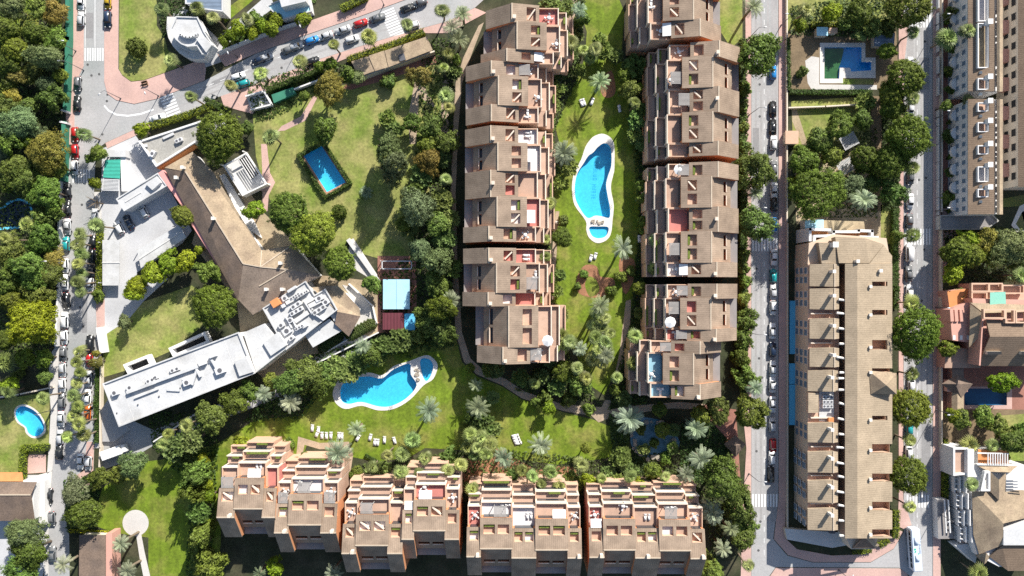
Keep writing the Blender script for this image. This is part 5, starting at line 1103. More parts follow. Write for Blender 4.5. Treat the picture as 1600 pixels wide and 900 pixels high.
# ---- white modern building
e = bld('modern_building', 'long white flat-roofed modern building with rooftop ducts', 'building', 280, 590)
R4 = [(161, 600), (372, 520), (397, 583), (186, 666)]
pp(e, 'wall', R4, 8.0, 'wall_white', top='roof_white'); parapet(e, R4, 8.0, 'roof_white', .35, .45)
for q in ([(266, 545), (319, 521), (325, 534), (272, 556)], [(195, 571), (230, 557), (236, 570), (202, 584)]):
    pp(e, 'patio_wall', q, 1.0, 'wall_white', top='dark_hole'); parapet(e, q, 1.0, 'wall_white', .8, 2.2)
AN = 20.8
for (a, b, w, h) in (((199, 613), (240, 598), .8, 1.0), ((236, 599), (307, 573), .8, .9), ((210, 622), (246, 608), .35, .5), ((262, 609), (279, 610), .6, .3), ((300, 600), (308, 575), .6, .7), ((312, 588), (304, 572), .5, .8), ((330, 562), (338, 576), .5, .9)): wallbar(e, 'duct', a, b, w, 8.1, 8.1 + h, 'roof_white')
for (x, y, lx, ly, h, f) in ((182, 613, 1.6, 1.4, 1.2, 1), (205, 605, 1.8, 1.2, 1.0, 1), (237, 594, 2.4, 1.0, .9, 1), (245, 589, 1.2, .9, .9, 1), (275, 577, 2.6, 1.0, .9, 1), (294, 597, 2.0, 1.6, 1.1, 1), (318, 566, 2.0, 1.4, 1.3, 0), (335, 555, 1.8, .9, 1.5, 0), (346, 578, 2.6, 1.8, 1.2, 1), (290, 592, 1.2, .8, .6, 0)):
    unit(e, x, y, AN, lx, ly, 8.0, h, 'metal_light', 'roof_unit', bool(f))
pp(e, 'stair_roof', [(366, 565), (384, 557), (396, 581), (374, 588)], 9.0, 'wall_white', 7.9, top='roof_white')
for k in range(1, 9):   # membrane seams
    f = k / 9; line3(e, 'roof_seam', (161 + 211 * f, 600 - 80 * f, 8.0), (186 + 211 * f, 666 - 83 * f, 8.0), .10, 'roof_concrete', .03)
for k in range(4): unit(e, 183 + k * 33, 645 - k * 13, AN, .3, .3, 8.0, .35, 'metal_dark', 'vent_pipe')
pp(e, 'link_roof', [(380, 520), (412, 506), (447, 545), (400, 582)], 6.8, 'wall_white', top='roof_white')
pp(e, 'link_roof', [(411, 536), (434, 519), (448, 539), (423, 556)], 7.6, 'wall_white', 6, top='roof_white'); pp(e, 'side_wall', [(158, 640), (170, 622), (200, 672), (178, 690), (160, 690)], 1.2, 'wall_white', top='asphalt')
# ---- old tiled house with the machine deck
e = bld('tiled_house', 'old rambling house with tan and brown tiled roofs and pink wall', 'house', 340, 350)
rf(e, 'roof', [[(257, 264, 5.6), (290, 268, 7.6), (380, 412, 7.6), (372, 470, 5.6)]], 'roof_brown')
rf(e, 'roof', [[(257, 262, 5.6), (301, 237, 5.6), (331, 266, 5.6), (409, 391, 5.6), (380, 412, 7.6), (290, 268, 7.6)]], 'roof_tan')
line3(e, 'ridge_cap', (290, 268, 7.6), (380, 412, 7.6), .35, 'ridge_tile')
pp(e, 'wall', [(259, 265), (301, 241), (405, 392), (374, 466)], 5.3, 'wall_white')
for a, b in (((253, 271), (289, 322)), ((301, 346), (366, 448))): wallbar(e, 'pink_wall', a, b, 1.5, 0, 5.0, 'pink_wall')
rf(e, 'roof', [[(380, 412, 7.65), (409.2, 391, 5.75), (407, 417, 7.95)]], 'roof_tan')
rf(e, 'roof', [[(409, 391, 5.8), (458, 383, 5.8), (449, 421, 8), (407, 417, 8)], [(458, 383, 5.8), (500, 430, 5.8), (449, 421, 8)]], 'roof_tan')
rf(e, 'roof', [[(500, 430, 5.8), (395, 492, 5.8), (407, 417, 8), (449, 421, 8)], [(395, 492, 5.8), (372, 468, 5.7), (380, 412, 7.7), (407, 417, 8)]], 'roof_umber')
for a_, b_ in (((407, 417, 8), (449, 421, 8)), ((407, 417, 8), (455, 384, 6.1)), ((449, 421, 8), (405, 447, 7.2)), ((380, 412, 7.7), (407, 417, 8)), ((409, 391, 5.9), (407, 417, 8))): line3(e, 'ridge_cap', a_, b_, .3, 'ridge_tile')
pp(e, 'wall', [(382, 418), (410, 394), (457, 386), (495, 430), (395, 488), (375, 466)], 5.5, 'wall_white')
for x, y, z in ((284, 261, 7.2), (274, 277, 6.4), (332, 341, 7.4), (437, 411, 7.6), (415, 452, 7), (440, 452, 6.8)): chimney(e, x, y, z, 1.7, .7)
rf(e, 'roof', [[(487, 449, 6.2), (527, 446, 5.4), (538, 456, 5.2), (562, 482, 5.2), (563, 494, 5.2), (527, 487, 6.6)]], 'roof_tan'); rf(e, 'roof', [[(527, 487, 6.6), (563, 494, 5.2), (545, 526, 5.0), (523, 506, 6.0)]], 'roof_brown')
pp(e, 'wall', [(490, 452), (536, 458), (559, 484), (545, 522), (524, 505)], 5.0, 'wall_white')
deck = [(411, 482), (477, 440), (491, 462), (508, 452), (526, 484), (447, 546)]
pp(e, 'machine_deck', deck, 6.4, 'wall_white', top='roof_white'); parapet(e, deck, 6.4, 'roof_white', .3, .5)
unit(e, 433, 473, 32, 2.2, 2.0, 6.4, 1.8, 'orange_tile', 'stair_hut')
rng = random.Random(4)
for (x, y, lx, ly) in ((446, 466, 1.6, 1.2), (455, 470, 2.8, 1.0), (464, 477, 3.0, 1.2), (465, 486, 3.8, 1.1), (472, 495, 4.4, 1.2), (462, 463, 3.0, .8), (470, 462, 2.4, .8), (478, 457, 2.0, .7), (484, 470, 2.6, 1.0), (493, 474, 3.6, 1.2), (500, 484, 4.0, 1.2), (455, 500, 1.4, 1.4), (449, 517, 2.4, 1.8), (457, 528, 1.6, 1.0), (470, 511, 2.6, .8), (441, 508, 1.6, 1.2), (478, 509, 1.4, .8), (444, 478, 1.0, .9), (500, 466, 2.2, 1.4), (510, 472, 1.8, 1.4), (458, 452, 2.6, .7), (486, 483, 1.2, 1.0)):
    unit(e, x, y, 31 + rng.uniform(-4, 4), lx, ly, 6.4, rng.uniform(.7, 1.5), rng.choice(['metal_light', 'roof_white', 'roof_concrete']), 'cooling_unit', rng.random() < .6)
for a, b in (((452, 490), (462, 510)), ((446, 495), (455, 512)), ((475, 470), (487, 490)), ((490, 490), (505, 500))): wallbar(e, 'pipe', a, b, .35, 6.6, 7.3, 'metal_light')
pp(e, 'white_canopy', [(476, 523), (515, 498), (534, 517), (489, 543)], 5.0, 'roof_white', 4.8); pp(e, 'canopy_wall', [(480, 526), (514, 502), (529, 517), (490, 540)], 4.7, 'wall_white')
e2 = bld('walled_yard', 'white paved yard with rows of round potted bushes beside the machine deck', 'yard', 560, 500)
pp(e2, 'paving', [(535, 445), (548, 448), (578, 476), (588, 500), (584, 512), (506, 552), (499, 540), (530, 525), (545, 527), (563, 495), (560, 480)], .14, 'concrete', zr=0)
for a, b in (((545, 444), (582, 478)), ((582, 478), (588, 505)), ((588, 505), (506, 552)), ((506, 552), (500, 541))): wallbar(e2, 'wall', a, b, .35, 0, 1.1, 'wall_white')
for i in range(5):
    for k in range(3):
        if (i, k) != (4, 2): link_mesh('potted_bush', BANK['T'][0][1][0], e2, (.07, .1, .03)).location = (*[p - q for p, q in zip(W(509 + i * 7.2 - k * 1.5, 540 - i * 5.2 + k * 6 - 8), e2.location[:2])], .6)
for i in range(7):
    link_mesh('potted_bush', BANK['T'][0][1][0], e2, (.09, .12, .03)).location = (*[p - q for p, q in zip(W(549 + i * 5.3, 524 - i * 2.9), e2.location[:2])], .6)
# ---- car-park court buildings
e = bld('flat_roof_building', 'low building with grey gravel flat roof and white edges', 'building', 280, 220)
q = [(218, 221), (346, 179), (354, 190), (303, 222), (244, 259)]; pp(e, 'wall', q, 4.0, 'wall_white', top='roof_gravel'); parapet(e, q, 4.0, 'wall_white', .5, .5)
unit(e, 241, 241, 60, 1.8, 1.2, 4.0, 1.2, 'metal_light', 'roof_unit', True); unit(e, 264, 213, 25, 3.2, .7, 4.0, .5, 'roof_white'); unit(e, 281, 220, 25, 2.0, 1.0, 4.0, .9, 'metal_light', 'roof_unit', True); unit(e, 229, 228, 0, .8, .8, 4.0, .5, 'roof_white')
wallbar(e, 'screen_wall', (246, 262), (302, 226), .4, 0, 3.0, 'orange_tile')
e = bld('white_court_house', 'white flat-roofed house dividing the car park', 'house', 220, 300)
q = [(182, 311), (246, 271), (260, 290), (194, 329)]; pp(e, 'wall', q, 4.6, 'wall_white', top='roof_white'); parapet(e, q, 4.6, 'roof_white', .3, .35)
wallbar(e, 'roof_rib', (196, 315), (219, 301), .3, 4.6, 4.75, 'roof_concrete'); pp(e, 'roof_box', [(227, 287), (244, 276), (251, 285), (238, 297)], 5.6, 'wall_white', 4.5, top='roof_white')
e = bld('carport', 'carport with green striped roof and grey slatted end', 'carport', 172, 270)
pp(e, 'green_roof', [(164, 250), (188, 249), (187, 279), (161, 277)], 2.9, 'roof_green', 2.7)
for i in range(9): wallbar(e, 'slat', (158.5, 280 + i * 2.1), (186, 281 + i * 2.1), .22, 2.6, 2.72, 'metal_light')
for a, b in (((164, 252), (160, 297)), ((187, 251), (185, 298))): wallbar(e, 'rail', a, b, .2, 2.4, 2.69, 'metal_light')
for p in ((163, 252), (187, 252), (159, 297), (185, 298)): unit(e, *p, 0, .15, .15, 0, 2.5, 'metal_light', 'post')
pp(e, 'side_wall', [(188, 246), (196, 240), (197, 298), (190, 299)], 2.2, 'wall_white'); 
o = pp(None, 'gate_hut', [(168, 235), (196, 234), (196, 245), (168, 245)], 2.8, 'wall_white', top='roof_white'); tag(o, 'small white gate hut at the street corner above the green carport', 'hut', (180, 240))
for q, l in (([(160, 375), (187, 375), (186, 446), (160, 446)], 'long white carport roof beside the lime hedge'), ([(214, 391), (280, 351), (291, 371), (220, 419)], 'slanting white carport roof above the lime shrubs')):
    e = bld('carport', l, 'carport', *q[0]); pp(e, 'roof_slab', q, 2.8, 'roof_white', 2.55)
    cx, cy = sum(p[0] for p in q) / 4, sum(p[1] for p in q) / 4
    for p in q: unit(e, p[0] + (cx - p[0]) * .12, p[1] + (cy - p[1]) * .12, 0, .2, .2, 0, 2.5, 'metal_light', 'post')
    wallbar(e, 'roof_rib', (q[0][0] + (q[3][0] - q[0][0]) * .5, q[0][1] + (q[3][1] - q[0][1]) * .5), (q[1][0] + (q[2][0] - q[1][0]) * .5, q[1][1] + (q[2][1] - q[1][1]) * .5), .25, 2.8, 2.95, 'roof_concrete')
e = bld('pergola', 'white walled pergola patio with dark slatted end below the big round tree', 'pergola', 385, 272)
q = [(350, 259), (385, 239), (416, 287), (379, 305)]; pp(e, 'floor', q, .3, 'roof_concrete', zr=0)
for i in range(4): wallbar(e, 'frame_beam', q[i], q[(i + 1) % 4], .4, 2.5 if i in (0, 1) else 0, 2.9 + .01 * i, 'wall_white')
for i in range(4): wallbar(e, 'slat', (374 + i * 3.2, 251 - i * 1.9), (392 + i * 3.2, 279 - i * 1.9), .2, 2.6, 2.8, 'wall_white')
for p in q: unit(e, *p, 0, .35, .35, 0, 2.6, 'wall_white', 'post')
pp(e, 'dark_block', [(374, 250), (386, 243), (405, 272), (394, 280)], .5, 'dark_hole', zr=0)  # near-black block under the slats, for the dark interior
pp(e, 'terrace_wall', [(344, 275), (352, 272), (400, 350), (410, 372), (392, 360), (372, 332)], .6, 'wall_white', zr=0)
# ---- curved white house and neighbours at the top
e = bld('curved_house', 'curved white house with stepped round roof by the lawn', 'house', 290, 60)
arc = [(261, 26), (260, 45), (263, 59), (270, 72), (280, 83), (290, 89), (300, 92), (318, 92), (330, 76), (308, 27)]
pp(e, 'lower_roof', arc, 3.6, 'wall_white', top='roof_concrete')
up = [(275, 26), (308, 27), (318, 49), (332, 70), (324, 84), (316, 84), (308, 71), (293, 72), (283, 68), (275, 61), (269, 53), (267, 45), (273, 33)]
pp(e, 'upper_roof', up, 7.4, 'wall_white', 3.5, top='roof_white'); parapet(e, up, 7.4, 'roof_white', .3, .35)
cv = [(280 + 14 - 14 * math.cos(t), 50 + 8 * math.sin(t)) for t in np.linspace(.1, 2.9, 8)]
for a, b in zip(cv, cv[1:]): wallbar(e, 'roof_screen', a, b, .35, 7.4, 8.5, 'roof_white')
pp(e, 'stair_box', [(306, 60), (320, 58), (331, 70), (322, 82)], 8.4, 'wall_white', 7, top='roof_white')
for k in range(4): unit(e, 281 + k * 4.2, 76 + k * 2.2, 0, .4, .4, 3.6, .3, 'roof_white', 'roof_light')
e = bld('blue_roof_house', 'house with slate-blue louvred roof at the top edge', 'house', 320, 0)
pp(e, 'wall', [(290, -30), (347, -30), (347, 17), (314, 13), (314, 5), (290, 5)], 6.0, 'wall_white', top='slate_blue'); parapet(e, [(290, -30), (347, -30), (347, 17), (314, 13), (314, 5), (290, 5)], 6.0, 'metal_light', .3, .3)
e = bld('white_house', 'white house with shade-tinted blue lower roof at the top edge', 'house', 450, 10)
pp(e, 'lower_roof', [(417, 9), (480, -18), (486, 17), (441, 30)], 3.4, 'wall_white', top='pale_blue'); pp(e, 'upper_storey', [(428, -30), (478, -30), (478, 2), (440, 11)], 6.8, 'wall_white', 3.3, top='roof_white'); parapet(e, [(417, 9), (480, -18), (486, 17), (441, 30)], 3.4, 'roof_white', .35, .4)  # lower roof: bluish shade on a white roof put into its colour
e = bld('garage_roof', 'long low tan tiled garage roof along the slanting street', 'garage', 612, 85)
rf(e, 'roof', [[(549, 96, 3.2), (574, 88, 3.2), (585, 111, 3.7), (560, 120, 3.7)], [(576, 87, 3.25), (600, 79, 3.25), (606, 105, 3.75), (586, 111, 3.75)], [(601, 79, 3.2), (667, 57, 3.2), (676, 78, 3.7), (607, 105, 3.7)]], 'roof_tan'); pp(e, 'wall', [(551, 97), (666, 59), (674, 78), (561, 118)], 2.9, 'wall_cream')
pp(e, 'roof_hatch', [(622, 86), (631, 83), (634, 93), (625, 96)], 3.9, 'metal_dark', 3.2); wallbar(e, 'front_wall', (562, 121), (678, 80), .4, 0, 2.6, 'wall_cream')
e = bld('court_wall', 'white court enclosure with green matting behind the dark hedge', 'court', 415, 155)
pp(e, 'paving', [(385, 150), (412, 143), (424, 162), (392, 170)], .2, 'roof_concrete', zr=0); pp(e, 'green_mat', [(424, 148), (458, 136), (462, 146), (428, 161)], 1.6, 'green_screen')
for a, b in (((384, 150), (412, 142)), ((412, 142), (424, 163)), ((424, 163), (392, 171)), ((460, 139), (515, 118))): wallbar(e, 'wall', a, b, .4, 0, 1.8, 'wall_white')
# ---- garden huts
e = bld('garden_hut', 'hut with pale blue sheet roof in the shaded thicket', 'hut', 620, 460)
pp(e, 'wall', [(600, 438), (639, 438), (639, 482), (600, 482)], 2.7, 'wall_white'); 
for i in range(2): pp(e, 'roof_sheet', [(598.5 + i * 21, 436.5), (619 + i * 21, 436.5), (619 + i * 21, 483), (598.5 + i * 21, 483)], 2.95, 'pale_blue', 2.75)
e = bld('garden_hut', 'hut with dark maroon ribbed roof next to a blue roof patch', 'hut', 618, 502)
pp(e, 'roof', [(598, 489), (631, 489), (631, 515), (598, 515)], 2.6, 'maroon', 0); pp(e, 'side_roof', [(632, 490), (648, 490), (648, 516), (632, 516)], 2.5, 'blue_cover'); 
e = bld('pergola', 'dark framed empty pergola above the pale blue hut', 'pergola', 620, 414)
for a, b in (((597, 408), (643, 408)), ((643, 408), (643, 420)), ((643, 420), (597, 420)), ((597, 420), (597, 408))): wallbar(e, 'beam', a, b, .25, 2.3, 2.55, 'metal_light')
for p in ((597, 408), (643, 408), (643, 420), (597, 420)): unit(e, *p, 0, .2, .2, 0, 2.35, 'metal_light', 'post')
e = bld('gatehouse', 'brown hipped gatehouse roof at the pavement by the corner trees', 'gatehouse', 1150, 696)
rf(e, 'roof', [[(1131, 694, 3), (1148, 680, 3), (1150, 696, 5)], [(1148, 680, 3), (1166, 694, 3), (1150, 696, 5)], [(1166, 694, 3), (1150, 714, 3), (1150, 696, 5)], [(1150, 714, 3), (1131, 694, 3), (1150, 696, 5)]], 'roof_brown'); pp(e, 'wall', [(1138, 694), (1149, 686), (1160, 694), (1149, 706)], 2.8, 'terracotta_wall')
# ---- left and lower-left houses
e = bld('house', 'house with dark brown tiled roof and white walls at the left edge', 'house', 25, 790)
rf(e, 'roof', [[(-40, 773, 7.2), (48, 773, 7.2), (54, 814, 5.4), (-40, 814, 5.4)], [(-40, 773, 7.2), (48, 773, 7.2), (57, 753, 5.6), (-40, 753, 5.6)]], 'roof_brown', solid=.25); line3(e, 'ridge_cap', (-40, 773, 7.2), (48, 773, 7.2), .35, 'ridge_tile')
pp(e, 'wall', [(-40, 756), (54, 756), (52, 812), (-40, 812)], 5.2, 'wall_white'); pp(e, 'side_wall', [(56, 750), (70, 751), (70, 800), (72, 820), (62, 818), (54, 800)], 2.4, 'wall_white', top='roof_concrete')
rf(e, 'porch_roof', [[(-40, 738, 3.4), (34, 738, 3.4), (36, 752, 3.9), (-40, 752, 3.9)]], 'orange_tile')
e = bld('garage_roof', 'brown roofed shed with a red edge strip beside the paved garden', 'shed', 150, 870)
rf(e, 'roof', [[(124, 836, 4.4), (165, 836, 4.2), (165, 930, 4.2), (123, 930, 4.4)]], 'roof_brown'); pp(e, 'wall', [(126, 838), (164, 838), (164, 930), (125, 930)], 4.1, 'wall_cream'); pp(e, 'edge_strip', [(165.5, 834), (175, 833), (175, 930), (165.5, 930)], 4.4, 'salmon_wall')
# ---- upper-right garden things
for q, l, m in (([(1367, 52), (1398, 52), (1396, 73), (1367, 71)], 'dark blue flat-roofed shed beside the angular pool', 'slate_blue'), ([(1277, 43), (1293, 43), (1293, 55), (1277, 55)], 'tiny pool hut with pale green roof', 'pale_blue'), ([(1296, 44), (1308, 44), (1308, 51), (1296, 51)], 'tiny peach-roofed pump hut above the angular pool', 'peach_wall'), ([(1228, 205), (1247, 205), (1247, 224), (1228, 224)], 'small peach gate hut beside the pavement and sandy path', 'peach_wall')):
    e = bld('shed', l, 'shed', *q[0]); pp(e, 'roof', [(a + (-.7 if i in (0, 3) else .7), b + (-.7 if i < 2 else .7)) for i, (a, b) in enumerate(q)], 2.5, m, 2.3); pp(e, 'wall', q, 2.28, 'wall_cream')
for (x, y, a, l) in ((1327, 220, 28, 'upper white slatted garden shade among the trees'), (1322, 260, 28, 'lower white slatted garden shade beside the big lime tree')):
    e = bld('garden_canopy', l, 'shade', x, y); th = math.radians(a); X, Y = W(x, y, 2.6)
    for i in range(12):
        d = (i - 5.5) * .38; MB().obox(X + math.cos(th) * d, Y + math.sin(th) * d, th + math.pi / 2, 3.8, .24, 2.5, 2.62).build('slat', 'roof_white', e)
    for d in (-1.5, 1.5): MB().obox(X - math.sin(th) * d, Y + math.cos(th) * d, th, 4.5, .15, 2.35, 2.49).build('rail', 'metal_light', e)
    for d in (-1.5, 1.5):
        for g in (-2, 2): cx, cy = X - math.sin(th) * d + math.cos(th) * g, Y + math.cos(th) * d + math.sin(th) * g; MB().box(cx - .07, cy - .07, 0, cx + .07, cy + .07, 2.36).build('post', 'metal_light', e)
# ---- boundary walls and fences
def run(name, pts, w, h, m, label, cat):
    e = bld(name, label, cat, *pts[0])
    for a, b in zip(pts, pts[1:]): wallbar(e, 'panel', a, b, w, 0, h, m)
    return e
run('screen_fence', [(105, -30), (105, 60), (103, 120), (101, 170)], 1.1, 2.0, 'green_screen', 'tall green screen fence between woodland and pavement, upper stretch', 'fence')
run('screen_fence', [(99, 192), (98, 250), (97, 280)], 1.1, 2.0, 'green_screen', 'green screen fence between woodland and pavement, lower stretch', 'fence')
run('gate_wall', [(96, 172), (103, 174)], .5, 2.2, 'wall_white', 'short white gate pier wall in the green fence, upper one', 'wall')
run('gate_wall', [(94, 190), (103, 192)], .5, 2.2, 'wall_white', 'short white gate pier wall in the green fence, lower one', 'wall')
run('boundary_wall', [(92, 284), (90, 450), (86, 540)], .5, 2.0, 'wall_white', 'long white boundary wall beside the woods', 'wall')
run('boundary_wall', [(157, 560), (156, 640), (156, 700), (154, 740)], .3, 1.6, 'wall_cream', 'cream wall between the pavement and the modern building', 'wall')
run('boundary_wall', [(154, 515), (159, 548)], 1.4, 2.4, 'wall_white', 'thick white gate wall beside the dry lawn', 'wall')
run('boundary_wall', [(-20, 624), (30, 616), (78, 606)], .4, 1.8, 'wall_cream', 'wall above the kidney pool yard', 'wall')
run('boundary_wall', [(1230, -30), (1230, 345)], .35, 1.3, 'wall_cream', 'low wall between pavement and the angular pool garden', 'wall')
run('boundary_wall', [(1473, -30), (1472, 330)], .35, 1.5, 'wall_cream', 'low wall in front of the white building gardens', 'wall')
run('boundary_wall', [(1472, 360), (1472, 700)], .35, 1.5, 'wall_cream', 'wall between far pavement and the pink building garden', 'wall')
run('boundary_wall', [(400, 57), (440, 42), (460, 36)], .4, 2.0, 'wall_white', 'white garden wall above the slanting street', 'wall')
run('boundary_wall', [(340, 82), (372, 68), (398, 58)], .4, 2.0, 'wall_white', 'white garden wall beside the curved house drive', 'wall')
run('boundary_wall', [(1233, 168), (1290, 166), (1340, 163)], .35, 1.5, 'wall_cream', 'wall across the garden below the straight dark hedge', 'wall')
run('boundary_wall', [(545, 376), (590, 438)], 1.1, 1.0, 'roof_concrete', 'low stone wall slanting beside the garden lawn', 'wall')
run('boundary_wall', [(590, 520), (500, 565), (420, 605), (300, 650), (240, 690)], .35, 1.4, 'wall_white', 'long white wall below the modern building drive', 'wall')
# ------------------------------------------------------------------ vehicles
def paintmat():
    m = bpy.data.materials.new('car_paint'); m.use_nodes = True; MATS['car_paint'] = m
    N = m.node_tree.nodes; p = N['Principled BSDF']; oi = N.new('ShaderNodeObjectInfo'); m.node_tree.links.new(oi.outputs['Color'], p.inputs['Base Color'])
    p.inputs['Roughness'].default_value = .28; p.inputs['Coat Weight'].default_value = .5; p.inputs['Coat Roughness'].default_value = .08
paintmat()
mat('car_glass', (0.02, 0.025, 0.03), rough=0.06, spec=0.8, var=0); mat('tyre', (0.02, 0.02, 0.02), var=0); mat('lamp_clear', (0.75, 0.75, 0.72), rough=0.2, var=0); mat('lamp_red', (0.4, 0.02, 0.02), rough=0.3, var=0)
mat('bench_wood', (0.22, 0.13, 0.07), var=0.2)
mat('cloth_white', (0.80, 0.79, 0.77), var=0.04)
def bevmesh(name, mb, m, w, seg=2, smooth=True):
    bm = bmesh.new(); vs = [bm.verts.new(v) for v in mb.v]
    for f in mb.f: bm.faces.new([vs[i] for i in f])
    bmesh.ops.recalc_face_normals(bm, faces=bm.faces)
    if w: bmesh.ops.bevel(bm, geom=list(bm.edges), offset=w, segments=seg, affect='EDGES', clamp_overlap=True)
    me = bpy.data.meshes.new(name); bm.to_mesh(me); bm.free(); me.materials.append(MATS[m])
    if smooth: me.polygons.foreach_set('use_smooth', [True] * len(me.polygons))
    me.update(); return me
def car_proto(L, Wd, H, hood, boot, rake):
    """length, width, height, bonnet and boot lengths, rake of the screens"""
    h2, w2 = L / 2, Wd / 2; sh = .55 * H + .1; P = {}
    def rnd(l0, l1, w, c):   # plan with cut corners
        return [(l0 + c, -w), (l1 - c * 1.5, -w), (l1, -w + c * 1.6), (l1, w - c * 1.6), (l1 - c * 1.5, w), (l0 + c, w), (l0, w - c), (l0, -w + c)]
    mb = MB(); mb.prism(rnd(-h2, h2, w2, .22), .28, [sh, sh - .12, sh - .2, sh - .2, sh - .12, sh, sh - .04, sh - .04])
    b = MB(); b.v, b.f = list(mb.v), list(mb.f)
    P['body'] = bevmesh('body', mb, 'car_paint', .07)
    c0, c1 = -h2 + boot, h2 - hood; r0, r1 = c0 + rake * .7, c1 - rake * 1.25; wt, wb = w2 - .24, w2 - .07; z0, z1 = sh - .06, H
    base = [(c0, -wb, z0), (c1, -wb, z0 - .03), (c1, wb, z0 - .03), (c0, wb, z0)]; top = [(r0, -wt, z1), (r1, -wt, z1), (r1, wt, z1), (r0, wt, z1)]
    mb = MB(); mb.add(base + top, [(3, 2, 1, 0), (4, 5, 6, 7)] + [(i, (i + 1) % 4, 4 + (i + 1) % 4, 4 + i) for i in range(4)]); P['cabin'] = bevmesh('cabin', mb, 'car_paint', .05)
    def glass(i, j, nm, u0=.07, u1=.93, v0=.10, v1=.90, off=.02):
        A, B, C, D = [Vector(q) for q in (base[i], base[j], top[j], top[i])]; n = (B - A).cross(D - A).normalized()
        f = lambda u, v: (A + (B - A) * u) * (1 - v) + (D + (C - D) * u) * v + n * off
        q = [f(u0, v0), f(u1, v0), f(u1, v1), f(u0, v1)]; mb = MB(); mb.add(q + [p - n * .05 for p in q], [(0, 1, 2, 3), (7, 6, 5, 4)] + [(k, k + 4, (k + 1) % 4 + 4, (k + 1) % 4) for k in range(4)])
        me = bpy.data.meshes.new(nm); me.from_pydata(mb.v, [], mb.f); me.materials.append(MATS['car_glass']); me.update(); return me
    P['windscreen'] = glass(1, 2, 'windscreen'); P['rear_window'] = glass(3, 0, 'rear_window'); P['side_window'] = [glass(0, 1, 'side_window'), glass(2, 3, 'side_window')]
    mb = MB(); mb.tube([(0, -.1, 0), (0, .1, 0)], [.31, .31], 12); me = bpy.data.meshes.new('wheel'); me.from_pydata(mb.v, [], mb.f); me.materials.append(MATS['tyre']); me.update(); P['wheel'] = me
    P['wpos'] = [(x, y) for x in (-h2 * .62, h2 * .62) for y in (-w2 + .06, w2 - .06)]
    for nm, mm, x in (('headlight', 'lamp_clear', h2 - .12), ('tail_light', 'lamp_red', -h2 + .06)):
        mb = MB(); mb.box(x - .14, -.17, sh - .34, x + .13, .17, sh - .16); P[nm] = bevmesh(nm, mb, mm, .03); P[nm + 'y'] = w2 - .30
    mb = MB(); mb.box(-.08, -.09, sh - .02, .08, .09, sh + .13); P['mirror'] = bevmesh('mirror', mb, 'car_paint', .03); P['mpos'] = (c1 - .45, w2 + .06)
    return P
CARS = {'h': car_proto(4.05, 1.76, 1.48, 1.0, .12, .45), 's': car_proto(4.55, 1.80, 1.43, 1.25, .75, .55), 'v': car_proto(4.6, 1.86, 1.70, 1.05, .08, .40), 'x': car_proto(5.0, 1.95, 1.95, .8, .06, .25)}
CC = {'w': ((.80, .80, .79), 'white'), 's': ((.50, .51, .52), 'silver'), 'g': ((.16, .165, .17), 'grey'), 'k': ((.018, .019, .021), 'black'), 'r': ((.45, .015, .015), 'red'), 'b': ((.03, .25, .62), 'blue'), 't': ((.02, .30, .31), 'teal'), 'o': ((.55, .13, .02), 'orange'), 'y': ((.55, .36, .02), 'yellow'), 'n': ((.02, .035, .07), 'dark blue')}
TYN = {'h': 'hatchback', 's': 'saloon car', 'v': 'estate car', 'x': 'van'}
def car(px, py, ang, c, ty, where):
    P = CARS[ty]; col = CC[c][0]; x, y = W(px, py, .8); e = empty('parked_car', x, y, .022, math.radians(ang))
    link_mesh('body', P['body'], e, col); cb = link_mesh('cabin', P['cabin'], e, col)
    link_mesh('windscreen', P['windscreen'], cb); link_mesh('rear_window', P['rear_window'], cb)
    for g in P['side_window']: link_mesh('side_window', g, cb)
    for wx, wy in P['wpos']: link_mesh('wheel', P['wheel'], e).location = (wx, wy, .31)
    for nm in ('headlight', 'tail_light'):
        for s in (-1, 1): link_mesh(nm, P[nm], e).location = (0, s * P[nm + 'y'], 0)
    for s in (-1, 1): link_mesh('mirror', P['mirror'], e, col).location = (P['mpos'][0], s * P['mpos'][1], 0)
    tag(e, f'{CC[c][1]} {TYN[ty]} {where}', 'car', (px, py), 'cars ' + where)
